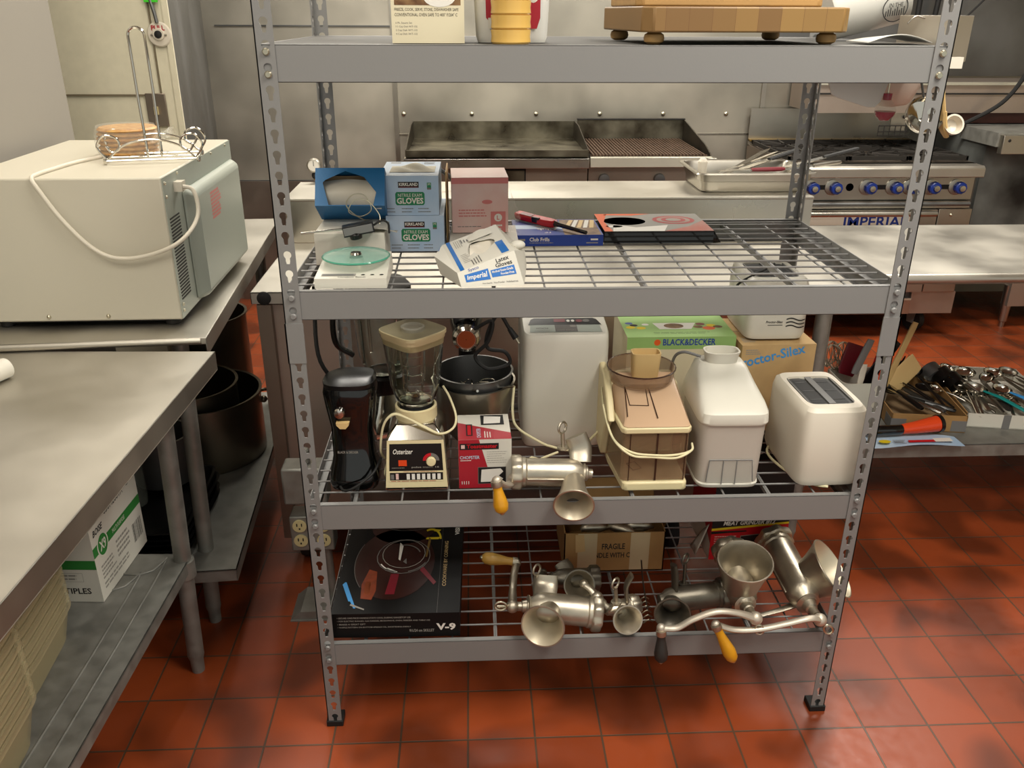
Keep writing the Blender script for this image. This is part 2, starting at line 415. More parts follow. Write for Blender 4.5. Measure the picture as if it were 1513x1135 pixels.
# ================================================================== RACK
RW = 0.6096; RD = 0.61; PITCH = 0.0367; Z0 = 0.0265
rack = thing('storage_rack', 'tall grey boltless steel rack with keyhole posts holding small appliances', 'storage rack', (0, 0.305, 0))
def w2r(p): return (p[0], p[1]-0.305, p[2])
def post(sx, y, sy):
    """angle post; sx +-1 side, y face plane, sy direction of the side flange"""
    mb = MB(); fl = 0.033; th = 0.0022; n = 36
    def flange(M, kk):
        for k in kk:
            zc = Z0+k*PITCH; lo, hi = -PITCH/2, PITCH/2
            if k == 0: lo = -0.018
            cx = 0.018; inner = []; outer = []
            angs = sorted(set([2*pi*i/n for i in range(n)]+[math.atan2(b, a) % (2*pi) for a, b in ((fl-cx, hi-.003), (-cx, hi-.003), (-cx, lo-.003), (fl-cx, lo-.003))]))
            for a in angs:
                c, s = math.cos(a), math.sin(a)
                r = 0.0074
                if s < -0.2:
                    tx = 0.0042/max(abs(c), 1e-6); tz = 0.0175/abs(s); r = max(r, min(tx, tz))
                inner.append((cx+r*c, 0.003+r*s))
                tt = min(((fl-cx)/c if c > 1e-9 else (-cx/c if c < -1e-9 else 1e9)), ((hi-.003)/s if s > 1e-9 else ((lo-.003)/s if s < -1e-9 else 1e9)))
                outer.append((cx+tt*c, 0.003+tt*s))
            m = len(angs); vs = []
            for q in (0, th):
                vs += [(x, q, zc+z) for x, z in inner]+[(x, q, zc+z) for x, z in outer]
            fs = []
            for i in range(m):
                j = (i+1) % m
                fs += [(i, j, m+j, m+i), (2*m+i, 3*m+i, 3*m+j, 2*m+j), (i, 2*m+i, 2*m+j, j), (m+i, m+j, 3*m+j, 3*m+i)]
            mb.add(vs, fs, 'rack_paint', M)
    fl_f = Matrix(((-sx, 0, 0, sx*RW), (0, sy, 0, y), (0, 0, 1, 0), (0, 0, 0, 1)))
    fl_s = Matrix(((0, -sx, 0, sx*RW), (sy, 0, 0, y), (0, 0, 1, 0), (0, 0, 0, 1)))
    flange(T(0, -0.305, 0) @ fl_f, range(49)); flange(T(0, -0.305, 0) @ fl_s, range(49))
    o = mb.build('post', rack, smooth=False)
    # splice sleeve, foot cap, rivets
    a, b = sorted((sx*(RW+0.0015), sx*(RW-0.0345))); c, d = sorted((y-sy*0.0015, y+sy*0.0345)); c -= .305; d -= .305
    sp = MB()
    ca, cb = (c, c+0.003) if sy > 0 else (d-0.003, d)
    sa, sb = (b-0.003, b) if sx > 0 else (a, a+0.003)
    sp.box(a, b, ca, cb, 0.948, 1.031, 'rack_paint').box(sa, sb, c, d, 0.948, 1.031, 'rack_paint'); sp.build('splice_plate', o, smooth=False)
    MB().box(a-0.002, b+0.002, c-0.002, d+0.002, 0, 0.016, 'black_rubber').build('foot_cap', o, bevel=0.002)
    for k in (5, 6, 15, 16, 28, 29, 40, 41):
        z = Z0+k*PITCH-0.008; x = sx*(RW-0.018)
        yy = y-.305
        r = MB().lathe([(0.0055, 0), (0.0065, 0.003), (0.0045, 0.006)], 'zinc' if k > 30 else 'rack_paint', T(x, yy, z) @ (RX(90) if sy > 0 else RX(-90)), seg=12); r.build('rivet', o)
for sx in (-1, 1):
    for y, sy in ((0, 1), (RD, -1)): post(sx, y, sy)
LV = [(1.535, 1.473), (1.095, 1.037), (0.618, 0.556), (0.244, 0.183)]
for zt, zb in LV:
    for y, sy in ((0.003, 1), (RD-0.003, -1)):
        m = MB(); yy = y-.305
        a, b = sorted((yy, yy+sy*0.0022)); m.box(-RW+.004, RW-.004, a, b, zb, zt, 'rack_paint')
        a, b = sorted((yy, yy+sy*0.014)); m.box(-RW+.004, RW-.004, a, b, zt-0.0022, zt, 'rack_paint').box(-RW+.004, RW-.004, a, b, zb, zb+0.0022, 'rack_paint')
        m.build('shelf_beam', rack, bevel=0.0008)
    for sx in (-1, 1):
        m = MB(); x = sx*(RW-0.003)
        a, b = sorted((x, x-sx*0.0022)); m.box(a, b, -.300, .300, zb, zt, 'rack_paint')
        a, b = sorted((x, x-sx*0.010)); m.box(a, b, -.300, .300, zb, zb+0.0022, 'rack_paint')
        a, b = sorted((x-sx*.002, x-sx*0.018)); m.box(a, b, -.300, .300, zt-0.026, zt-.0235, 'rack_paint')
        m.build('end_beam', rack, bevel=0.0008)
MB().box(-RW+.008, RW-.008, -.299, .299, 1.520, 1.5345, 'shelf_grey').build('shelf_board', rack, bevel=0.001)
def deck(zt):
    m = MB(); r = 0.0022
    ys = [0.018+0.0498*i for i in range(12)]+[RD-.02]
    for y in ys: m.cyl((-RW+.006, y-.305, zt-.0045), (RW-.006, y-.305, zt-.0045), r, 'rack_paint', seg=6)
    for i in range(-5, 7):
        x = 0.102+i*0.1017-0.1017
        m.cyl((x, -.298, zt-.0085), (x, .298, zt-.0085), r, 'rack_paint', seg=6)
        if i % 3 == 1: m.box(x-.002, x+.002, -.298, .298, zt-.022, zt-.009, 'rack_paint').box(x-.004, x+.004, -.298, .298, zt-.0105, zt-.0085, 'rack_paint')
    m.build('wire_deck', rack)
for zt in (1.093, 0.616, 0.242): deck(zt)

# ================================================================== LEFT COUNTERS
def leg(t, x0, y0, x1, y1, zt, zs, mt='galvanised'):
    o = MB().cyl((x0, y0, 0.05), (x1, y1, zt), 0.0205, mt).build('leg', t)
    MB().lathe([(0.016, 0), (0.017, 0.035), (0.021, 0.05), (0.021, 0.06)], 'galvanised', T(x0, y0, 0), seg=16).build('foot', o)
    MB().cyl((x0+(x1-x0)*zs/zt, y0+(y1-y0)*zs/zt, zs-0.035), (x0+(x1-x0)*zs/zt, y0+(y1-y0)*zs/zt, zs+0.012), 0.026, mt).build('collar', o)
# near table, turned slightly
TN = thing('steel_work_table', 'long stainless work table in left foreground with roll of paper on it', 'work table', (-0.826, 0.235, 0), rz=-2.0)
# local: +x right edge at 0, front runs to -y
m = MB(); m.box(-0.58, 0, -1.9, 0, 0.882, 0.885, 'steel_top').box(-0.58, 0, -0.003, 0, 0.842, 0.885, 'steel_top').box(-0.003, 0, -1.9, 0, 0.842, 0.885, 'steel_top').box(-0.015, 0, -1.9, 0, 0.840, 0.842, 'steel_top')
m.build('tabletop', TN, bevel=0.0015)
m = MB(); m.box(-0.58, -0.125, -1.85, -0.012, 0.346, 0.350, 'galvanised').box(-0.128, -0.125, -1.85, -0.012, 0.318, 0.350, 'galvanised').box(-0.58, -0.125, -0.015, -0.012, 0.318, 0.350, 'galvanised')
m.tube([(-0.5, -.16, .351), (-0.26, -.16, .351), (-.215, -.2, .351), (-.205, -1.5, .351)], .003, 'galvanised', sm=5)
m.tube([(-0.5, -.10, .351), (-0.22, -.10, .351), (-.175, -.14, .351), (-.165, -1.5, .351)], .003, 'galvanised', sm=5)
m.build('lower_shelf', TN, bevel=0.001)
leg(TN, -0.152, -0.033, -0.124, -0.036, 0.85, 0.335)
leg(TN, -0.152, -1.75, -0.124, -1.75, 0.85, 0.335)
# far table
TF = thing('steel_counter_table', 'stainless counter table under the microwave with galvanised lower shelf', 'work table', (-0.854, 0.272, 0), rz=4.0)
m = MB(); m.box(-0.50, 0, 0, 1.235, 0.900, 0.904, 'steel_top').box(-0.003, 0, 0, 1.235, 0.862, 0.904, 'steel_top')
m.tube([(-0.50, 0.004, 0.895), (-0.012, 0.004, 0.8955)], 0.0085, 'steel_top', seg=12)
m.box(-0.50, 0, 0, 0.003, 0.888, 0.904, 'steel_top')
m.build('tabletop', TF, bevel=0.0015)
MB().box(-0.52, -0.02, 0.04, 1.20, 0.236, 0.240, 'galvanised').box(-0.023, -0.02, 0.04, 1.20, 0.205, 0.240, 'galvanised').box(-0.52, -.02, .04, .043, .205, .240, 'galvanised').build('lower_shelf', TF)
leg(TF, -0.125, 0.145, -0.100, 0.145, 0.88, 0.222); leg(TF, -0.06, 1.10, -0.06, 1.10, 0.88, 0.222)
TF2 = TF

# ================================================================== PREP UNIT BEHIND THE RACK
U = thing('prep_counter_unit', 'wheeled stainless prep counter standing behind the rack with rear ledge', 'prep counter', (0.02, 0.95, 0))
m = MB(); x0, x1 = -0.868, 0.862
m.box(x0, x1, -0.29, 0.52, 0.886, 0.890, 'steel_top').box(x0, x1, -0.29, -0.287, 0.856, 0.890, 'steel_top').box(x0, x0+.003, -.29, .5, .856, .89, 'steel_top').box(x1-.003, x1, -.29, .5, .856, .89, 'steel_top')
m.build('worktop', U, bevel=0.001)
MB().lathe([(0.019, 0), (0.019, 0.003), (0.014, 0.005)], 'black_rubber', T(x0+0.036, -0.290, 0.873) @ RX(90), seg=20).build('hole_plug', U)
m = MB(); m.box(x0, x1, 0.245, 0.535, 0.885, 1.030, 'steel_brown').box(x0+.004, x1, 0.2445, 0.245, 0.892, 1.026, 'steel'); m.box(x0-.0, x1, 0.240, 0.54, 1.030, 1.035, 'steel_top'); m.build('rear_ledge', U, bevel=0.001)
m = MB(); m.box(x0+.02, 0.43, -0.262, 0.5, 0.16, 0.845, 'pink_metal'); m.build('cabinet', U)
MB().box(x0+.012, x0+.05, -0.285, -0.262, 0.10, 0.852, 'steel_brown').build('corner_post', U)
for cy in (-0.23, 0.40): leg(U, x1-.115, cy, x1-.115, cy, 0.86, 0.30)
m = MB()
for i in range(7): m.box(-0.30, 0.30, -0.272, -0.262, 0.40+i*0.03, 0.418+i*0.03, 'steel_brown')
m.build('vent_grille', U)
for cx in (x0+.07, 0.36):
    for cy in (-0.22, 0.42):
        c = MB().lathe([(0.02, -0.016), (0.060, -0.016), (0.064, 0), (0.060, 0.016), (0.02, 0.016)], 'black_rubber', T(cx, cy, 0.064) @ RY(90)).build('caster_wheel', U)
        MB().box(cx-.024, cx+.024, cy-.02, cy+.02, 0.122, 0.16, 'steel_dark').box(cx-.024, cx-.020, cy-.015, cy+.015, 0.06, 0.13, 'brass').box(cx+.020, cx+.024, cy-.015, cy+.015, 0.06, 0.13, 'brass').build('caster_fork', c)
m = MB(); m.tube([(-0.50, 0.36, 1.04), (-0.465, 0.36, 1.075), (-0.42, 0.36, 1.10), (-0.36, 0.36, 1.116), (-0.27, 0.36, 1.118), (-0.20, 0.36, 1.08), (-.18, .36, 1.04)], 0.0075, 'black_rubber', sm=8); tag(m.build('power_cable'), 'thick black cable arching up behind the blue tissue box', 'cable'); bpy.data.objects['power_cable'].location = (-0.12, 0.98, 0); 
t = thing('pressure_gauge', 'small round dial gauge on dark pipe behind left of the rack', 'gauge', (-0.795, 1.50, 1.045))
MB().lathe([(0.0, 0), (0.024, 0), (0.024, 0.014), (0.020, 0.016), (0.0195, 0.012), (0.0, 0.012)], 'steel', T(0, -0.012, 0.05) @ RX(90), cap0=False, cap1=False).build('bezel', t)
mb = MB(); mb.lathe([(0.0195, 0.0132), (0.0005, 0.0132)], 'print_white', T(0, -0.012, 0.05) @ RX(90), 28, False, False); mb.face((0, -0.0257, 0.05), (1, 0, 0), (0, 0, 1)); mb.rect(-.001, -.002, .001, .015, 'print_black'); mb.build('dial', t)
MB().cyl((0, 0, -0.005), (0, 0, 0.028), 0.008, 'brass').sphere((0, 0, 0.012), 0.014, 'iron').build('pipe_fitting', t)

# ================================================================== COOKING LINE
G = thing('flat_top_griddle', 'wide flat-top griddle with raised splash guard, left of the char grill', 'griddle', (-0.12, 2.95, 0))
def gw(m, name, par, **k): return m.build(name, par, world=True, **k)
m = MB(); m.box(-0.562, 0.322, 2.63, 3.24, 0.945, 0.955, 'griddle_metal').box(-0.562, 0.322, 2.618, 2.63, 0.950, 0.980, 'griddle_metal'); gw(m, 'cooking_plate', G)
m = MB()
m.box(-0.556, 0.322, 3.24, 3.248, 0.95, 1.045, 'griddle_metal')
for x in (-0.562, 0.317):
    m.prism([(2.62, 0.95), (3.25, 0.95), (3.25, 1.046), (3.05, 1.046), (2.62, 0.982)], x, x+0.005, 'griddle_dark', Matrix(((0, 0, 1, 0), (1, 0, 0, 0), (0, 1, 0, 0), (0, 0, 0, 1))))
gw(m, 'splash_guard', G)
m = MB(); m.box(-0.57, 0.325, 2.60, 3.25, 0.935, 0.942, 'steel').box(-0.57, 0.325, 2.60, 2.62, 0.896, 0.942, 'steel').box(-0.57, 0.325, 2.66, 3.25, 0.62, 0.935, 'steel_brown'); gw(m, 'front_rail', G, bevel=0.002)
m = MB(); m.box(-0.245, 0.012, 2.640, 2.66, 0.815, 0.880, 'griddle_metal').box(-0.253, 0.020, 2.650, 2.66, 0.810, 0.888, 'print_black'); dr = gw(m, 'grease_drawer', G)
gw(MB().sphere((-0.12, 2.636, 0.858), 0.014, 'zinc', sc=(1, .6, 1)), 'knob', dr)
m = MB(); m.box(-0.57, 0.325, 2.68, 3.2, 0.12, 0.62, 'steel_dark'); gw(m, 'stand_cabinet', G)
for x in (-0.53, 0.28):
    for y in (2.72, 3.16): gw(MB().cyl((x, y, 0), (x, y, 0.12), 0.02, 'steel'), 'leg', G)
G = thing('char_grill', 'char grill with rusty ribbed grates and bright front rail', 'grill', (0.62, 2.95, 0))
m = MB(); m.box(0.33, 0.925, 2.60, 2.63, 0.900, 0.948, 'bright_rail').box(0.90, 0.945, 2.59, 2.63, 0.905, 0.944, 'steel'); gw(m, 'front_rail', G, bevel=0.002)
m = MB(); 
for i in range(34):
    x = 0.345+i*0.0165; m.box(x, x+0.008, 2.64, 3.22, 0.945+0.0, 0.956, 'grate_rust')
m.box(0.335, 0.915, 2.63, 3.23, 0.925, 0.930, 'iron')
for y in (2.66, 2.93, 3.2): m.box(0.335, 0.915, y, y+0.01, 0.935, 0.95, 'grate_rust')
gw(m, 'grate', G)
m = MB(); m.box(0.335, 0.925, 3.24, 3.25, 0.93, 1.052, 'griddle_metal').box(0.335, 0.93, 3.235, 3.26, 1.052, 1.058, 'print_black')
m.prism([(2.63, 0.93), (3.25, 0.93), (3.25, 1.055), (2.75, 0.985), (2.64, 0.955)], 0.922, 0.928, 'griddle_dark', Matrix(((0, 0, 1, 0), (1, 0, 0, 0), (0, 1, 0, 0), (0, 0, 0, 1)))); gw(m, 'splash_guard', G)
m = MB(); m.box(0.33, 0.93, 2.66, 3.24, 0.12, 0.925, 'steel_brown')
for i in range(4): m.box(0.36+i*0.15, 0.46+i*0.15, 2.657, 2.66, 0.890, 0.896, 'print_black')
gw(m, 'body', G)
for x in (0.407, 0.682): gw(MB().lathe([(0.028, 0), (0.026, 0.022), (0.008, 0.024)], 'steel_dark', T(x, 2.66, 0.835) @ RX(90)), 'knob', G)
for x in (0.36, 0.89):
    for y in (2.70, 3.18): gw(MB().cyl((x, y, 0), (x, y, 0.12), 0.02, 'steel'), 'leg', G)

# six burner range
G = thing('gas_range', 'stainless gas range with blue knobs and black cast burner grates', 'range', (1.87, 2.95, 0))
X0, X1 = 1.33, 2.285
m = MB(); m.prism([(2.575, 0.850), (2.70, 0.850), (2.70, 0.905), (2.59, 0.905), (2.575, 0.893)], X0, X1, 'steel_top', Matrix(((0, 0, 1, 0), (1, 0, 0, 0), (0, 1, 0, 0), (0, 0, 0, 1)))); gw(m, 'front_ledge', G, bevel=0.004)
m = MB(); m.box(X0, X1-0.02, 2.62, 2.66, 0.735, 0.850, 'steel')
for i in range(8): m.box(X0+0.02+i*0.115, X0+0.11+i*0.115, 2.6185, 2.62, 0.842, 0.848, 'print_black')
for a, b in ((1.455, 1.545), (1.735, 1.85), (2.05, 2.15)): m.box(a, b, 2.6185, 2.62, 0.785, 0.808, 'print_black')
m.lathe([(0.019, 0), (0.001, 0)], 'print_black', T(1.635, 2.618, 0.797) @ RX(90)); gw(m, 'control_panel', G)
for x in (1.445, 1.56, 1.735, 1.868, 1.955, 2.06, 2.19):
    k = gw(MB().lathe([(0.040, 0), (0.040, 0.006), (0.034, 0.008)], 'steel', T(x-.012, 2.62, 0.797) @ RX(90)), 'bezel', G)
    gw(MB().lathe([(0.031, 0.006), (0.030, 0.030), (0.026, 0.034)], 'blue_knob', T(x, 2.62, 0.795) @ RX(90), seg=9).lathe([(0.015, 0.03), (0.014, 0.046), (0.001, 0.047)], 'zinc', T(x, 2.62, 0.795) @ RX(90)), 'knob', k)
m = MB(); m.box(X0, X1, 2.66, 3.36, 0.14, 0.905, 'steel_brown').box(X0, X1-.03, 2.60, 2.66, 0.695, 0.728, 'steel').cyl((X0, 2.60, 0.715), (X1-.03, 2.60, 0.715), 0.010, 'steel_dark'); m.box(X0, X1, 2.64, 2.66, .14, .85, 'steel_dark'); gw(m, 'body', G)
m = MB(); m.box(X0+.01, 2.09, 2.585, 2.64, 0.26, 0.690, 'steel').box(X0+.05, 2.00, 2.580, 2.585, 0.60, 0.668, 'white_ceramic')
m.face((1.615, 2.580, 0.604), (1, 0, 0), (0, 0, 1)); m.text('IMPERIAL', 0, 0, 0.33, 0.055, 'blue_knob', 1, 0.02); gw(m, 'oven_door', G, bevel=0)
gw(MB().cyl((X0+.03, 2.555, 0.675), (2.07, 2.555, 0.675), 0.014, 'steel'), 'door_handle', G)
gw(MB().box(2.105, X1-.01, 2.60, 2.64, 0.255, 0.690, 'steel').sphere((2.17, 2.598, .66), .008, 'zinc'), 'side_panel', G, bevel=0.002)
gw(MB().box(X0, 2.05, 2.60, 2.64, 0.135, 0.215, 'steel').box(X0, 2.05, 2.595, 2.60, .212, .222, 'bright_rail'), 'kick_panel', G); gw(MB().box(2.06, X1+.01, 2.62, 2.64, 0.13, 0.25, 'pink_metal'), 'corner_panel', G)
m = MB(); m.box(X0, X1-.02, 3.33, 3.36, 0.90, 0.93, 'steel').box(X0, X1-.02, 3.32, 3.36, 0.925, 0.935, 'brass'); m.box(X0, X1-.02, 3.355, 3.36, .93, 1.10, 'steel'); gw(m, 'back_guard', G)
for gx in range(3):
    m = MB(); cx = X0+0.16+gx*0.31
    for cy in (2.86, 3.18):
        for a in range(0, 360, 45):
            c, s = math.cos(R(a)), math.sin(R(a)); rr = 0.145 if a % 90 == 0 else 0.17
            m.tube([(cx+0.03*c, cy+0.03*s, 0.925), (cx+rr*c, cy+rr*s, 0.930)], 0.008, 'iron', seg=6)
        m.lathe([(0.045, 0.905), (0.045, 0.915), (0.03, 0.92)], 'iron', T(cx, cy, 0), seg=16)
    m.box(cx-.15, cx+.15, 2.705, 2.72, 0.915, 0.935, 'iron').box(cx-.15, cx+.15, 3.015, 3.03, 0.915, 0.935, 'iron').box(cx-.15, cx+.15, 3.30, 3.315, 0.915, 0.935, 'iron')
    for x in (cx-.15, cx+.14): m.box(x, x+.01, 2.705, 3.315, 0.912, 0.933, 'iron')
    gw(m, 'burner_grate', G)
for x in (1.42, 2.15):
    c = gw(MB().lathe([(0.02, -0.018), (0.058, -0.018), (0.063, 0), (0.058, 0.018), (0.02, 0.018)], 'black_rubber', T(x, 2.72, 0.063) @ RZ(25) @ RY(90)), 'caster_wheel', G)
    gw(MB().box(-.03, .03, -.022, .022, .118, .14, 'galvanised', T(x, 2.72, 0) @ RZ(25)).prism([(-.02, .05), (.02, .05), (.028, .12), (-.028, .12)], -.026, -.022, 'galvanised', T(x, 2.72, 0) @ RZ(25) @ Matrix(((0, 0, 1, 0), (1, 0, 0, 0), (0, 1, 0, 0), (0, 0, 0, 1)))).prism([(-.02, .05), (.02, .05), (.028, .12), (-.028, .12)], .022, .026, 'galvanised', T(x, 2.72, 0) @ RZ(25) @ Matrix(((0, 0, 1, 0), (1, 0, 0, 0), (0, 1, 0, 0), (0, 0, 0, 1)))), 'caster_fork', c)
for x in (1.42, 2.2): gw(MB().cyl((x, 3.25, 0), (x, 3.25, 0.14), 0.025, 'steel'), 'leg', G)

# broiler shelf over the range, dark hood panel
G = thing('overhead_broiler', 'long pinkish stainless broiler body mounted over the gas range', 'broiler', (2.2, 3.2, 1.1))
gw(MB().box(1.55, 3.6, 3.0, 3.38, 1.112, 1.262, 'pink_metal').box(1.55, 3.6, 2.992, 3.0, 1.205, 1.212, 'print_black').box(1.55, 3.6, 2.985, 3.0, 1.252, 1.266, 'bright_rail'), 'body', G)
gw(MB().box(2.36, 3.4, 3.05, 3.38, 1.055, 1.111, 'terracotta'), 'lower_grille', G)
gw(MB().box(1.98, 2.06, 3.02, 3.03, 1.02, 1.112, 'steel').cyl((2.05, 3.01, 1.09), (2.05, 3.02, 1.09), .01, 'iron'), 'bracket', G)
m = MB()
for i in range(6): m.cyl((1.90+i*.03, 2.98, 1.0), (1.90+i*.03, 2.98, 1.05), 0.003, 'iron', seg=6)
for z in (1.0, 1.02, 1.05): m.cyl((1.90, 2.98, z), (2.06, 2.98, z), 0.003, 'iron', seg=6)
gw(m, 'wire_rack', G)
struct(MB().box(1.45, 4.1, 3.388, 3.40, 1.27, 2.8, 'steel_dark'), 'trim_5')
t = thing('gas_pipe_set', 'black vertical pipes on the dark wall above the broiler', 'pipes', (2.2, 3.3, 1.3)); 
for a, b in (((2.175, 3.33, 1.27), (2.17, 3.33, 2.2)), ((2.255, 3.33, 1.27), (2.30, 3.33, 2.2))): gw(MB().cyl(a, b, 0.014, 'black_rubber'), 'pipe', t)
tag(move(MB().tube([(2.42, 3.33, 1.55), (2.62, 3.30, 1.78)], 0.005, 'black_rubber').build('wire'), (2.42, 3.33, 1.55)), 'thin black wire slanting up across the dark wall', 'wire')
# right equipment
G = thing('fryer_cabinet', 'greasy dark cabinet with worn blotches and bright bracket, right of the range', 'cabinet', (2.9, 3.0, 0))
gw(MB().box(2.385, 3.5, 2.78, 3.37, 0.24, 1.05, 'grease_panel'), 'body', G)
gw(MB().prism([(2.36, 2.66), (3.4, 2.55), (3.4, 3.0), (2.36, 3.0)], 0.985, 1.052, 'galvanised'), 'top_shelf', G)
gw(MB().box(2.37, 3.3, 2.62, 2.66, 0.955, 1.045, 'steel').cyl((2.40, 2.618, 1.02), (2.40, 2.625, 1.02), 0.008, 'iron'), 'front_bracket', G, bevel=0.002)
gw(MB().box(2.66, 3.2, 2.72, 2.78, 0.13, 0.26, 'pink_metal'), 'lower_panel', G)
for p in ((2.68, 2.76), (3.4, 2.76), (2.45, 3.3), (3.4, 3.3)):
    gw(MB().lathe([(0.014, 0), (0.016, 0.03), (0.022, 0.035), (0.030, 0.24)], 'steel', T(p[0], p[1], 0)), 'leg', G)
tag(move(MB().tube([(2.60, 2.9, 1.40), (2.575, 2.9, 1.30), (2.50, 2.92, 1.17), (2.36, 2.96, 1.07), (2.25, 3.0, 1.01)], 0.011, 'black_rubber', sm=6).build('black_hose'), (2.6, 2.9, 1.4)), 'black rubber hose curving down beside the greasy cabinet', 'hose')
tag(move(MB().tube([(2.40, 3.1, 0.86), (2.415, 3.1, 0.90), (2.46, 3.1, 0.95), (2.53, 3.1, 0.99), (2.60, 3.15, 1.0)], 0.016, 'blue_hose', sm=6).build('blue_hose'), (2.4, 3.1, .86)), 'bright blue gas hose connecting behind the right end of range', 'hose')

# ================================================================== RIGHT WORK TABLE
G = thing('steel_island_table', 'stainless island table right of the rack with galvanised undershelf', 'work table', (1.8, 1.2, 0))
m = MB(); m.box(0.90, 2.75, 0.885, 1.53, 0.856, 0.860, 'steel_top').tube([(0.90, 0.885, 0.843), (2.75, 0.885, 0.843)], 0.0165, 'steel_top', seg=16).box(0.90, 2.75, 1.526, 1.53, 0.82, 0.86, 'steel_top').box(0.90, 0.904, 0.885, 1.53, 0.815, 0.860, 'steel_top'); gw(m, 'tabletop', G)
m = MB(); m.box(0.88, 2.72, 0.880, 1.45, 0.264, 0.270, 'galvanised').box(0.88, 2.72, 0.880, 0.884, 0.222, 0.270, 'galvanised').box(.88, 2.72, 1.446, 1.45, .23, .27, 'galvanised'); gw(m, 'undershelf', G, bevel=0.002)
for x, y in ((0.905, 1.01), (0.905, 1.40), (2.68, 0.95), (2.68, 1.40)):
    o = gw(MB().cyl((x, y, 0.05), (x, y, 0.83), 0.0205, 'galvanised'), 'leg', G); gw(MB().cyl((x, y, 0), (x, y, 0.05), 0.016, 'galvanised'), 'foot', o)

# hotel pan of utensils on the rear ledge
G = thing('hotel_pan', 'shallow steel hotel pan holding knives, on the ledge behind the rack', 'pan', (0.705, 1.39, 1.0355))
m = MB()
def hp(w, d, z): return ring(0, 0, z, w, d, 12, 40)
m.loft([hp(0.415, 0.30, 0.062), hp(0.41, 0.295, 0.066), hp(0.385, 0.27, 0.066), hp(0.378, 0.263, 0.06), hp(0.36, 0.245, 0.004)], 'steel', cap0=False)
m.loft([hp(0.345, 0.235, 0.0), hp(0.365, 0.25, 0.008), hp(0.372, 0.258, 0.035), hp(0.380, 0.265, 0.037), hp(0.386, 0.271, 0.060), hp(0.415, 0.30, 0.062)], 'steel', cap1=False)
m.build('pan', G)
def knife(name, lab, p, q, wd, blade, handle, hl=0.12, grp=None, cat='knife'):
    """blade from p towards q, handle at the q end"""
    p, q = Vector(p), Vector(q); d = (q-p); L = d.length; x = d.normalized(); z = Vector((0, 0, 1)); y = z.cross(x).normalized(); z = x.cross(y)
    t = bpy.data.objects.new(name, None); COL.objects.link(t); t.matrix_world = Matrix(((x.x, y.x, z.x, p.x), (x.y, y.y, z.y, p.y), (x.z, y.z, z.z, p.z), (0, 0, 0, 1)))
    tag(t, lab, cat, grp)
    MB().prism([(0, 0), (0.03, -wd*0.5), (L-hl, -wd*0.5), (L-hl, wd*0.35), (0.02, wd*0.35)], -0.0012, 0.0012, blade).build('blade', t)
    MB().tube([(L-hl, 0, 0), (L-hl*.6, 0, 0), (L-.01, 0, 0), (L, 0, 0)], [.010, .012, .012, .008], handle, seg=8, flat=0.6).build('handle', t)
knife('kitchen_knife', 'long steel spatula blade rising steeply left of centre in the pan', (0.80, 1.44, 1.155), (0.61, 1.36, 1.07), 0.03, 'knife_steel', 'steel', 0.05)
knife('tongs', 'slim silver tongs lying beneath the steeply raised blade in the pan', (0.84, 1.47, 1.14), (0.60, 1.33, 1.085), 0.014, 'knife_steel', 'steel', 0.08, cat='tongs')
knife('kitchen_knife', 'black-edged dark knife resting across the middle of the pan', (0.66, 1.33, 1.098), (0.90, 1.44, 1.15), 0.03, 'knife_steel', 'print_black', 0.13)
knife('kitchen_knife', 'knife with dark red handle lying low at the pan front', (0.58, 1.29, 1.104), (0.80, 1.27, 1.112), 0.026, 'knife_steel', 'red_dark', 0.11)
knife('kitchen_knife', 'wide bright blade with black handle pointing right out of the pan', (0.80, 1.31, 1.108), (1.08, 1.36, 1.165), 0.035, 'knife_steel', 'print_black', 0.13)
knife('serving_spatula', 'plain steel handled server nearest the right rim of pan', (0.80, 1.27, 1.11), (1.00, 1.30, 1.13), 0.02, 'knife_steel', 'steel', 0.10, cat='server')
knife('whisk', 'grey steel whisk handle behind the knives in the pan', (0.70, 1.40, 1.10), (0.92, 1.50, 1.14), 0.018, 'steel_dark', 'steel', 0.14, cat='whisk')
tag(MB().lathe([(0.011, 0), (0.015, 0.02), (0.016, 0.055), (0.010, 0.064)], 'white_warm', T(0, 0, 0)).build('plastic_stick'), 'short white plastic stick standing up at left corner of pan', 'stick')['x'] = 0
o = bpy.data.objects['plastic_stick']; del o['x']; o.location = (0.535, 1.32, 1.075)

# ---- things on the island undershelf
zs = 0.2705
t = thing('utensil_carton', 'brown cardboard tray of black utensils with grey taped corners', 'box', (1.335, 1.16, zs), rz=-8)
m = MB(); W, D, H = 0.25, 0.37, 0.062; th = 0.004
m.box(-W/2, W/2, -D/2, D/2, 0, th, 'carton_inner').box(-W/2, W/2, -D/2, -D/2+th, 0, H, 'carton_brown').box(-W/2, W/2, D/2-th, D/2, 0, H, 'carton_brown').box(-W/2, -W/2+th, -D/2, D/2, 0, H, 'carton_brown').box(W/2-th, W/2, -D/2, D/2, 0, H, 'carton_brown')
m.build('tray', t)
for s in (-1, 1):
    m = MB(); a, b = sorted((s*W/2, s*(W/2-.05))); m.box(a, b, -D/2-.0006, -D/2, 0.004, H-.018, 'tape_grey')
    a, b = sorted((s*W/2, s*(W/2+.0006))); m.box(a, b, -D/2, -D/2+.06, 0.004, H-.018, 'tape_grey'); m.build('tape', t)
t = thing('utensil_box', 'white cardboard tray full of steel ladles with grey tape', 'box', (1.66, 1.20, zs), rz=-10)
m = MB(); W, D, H = 0.33, 0.45, 0.052
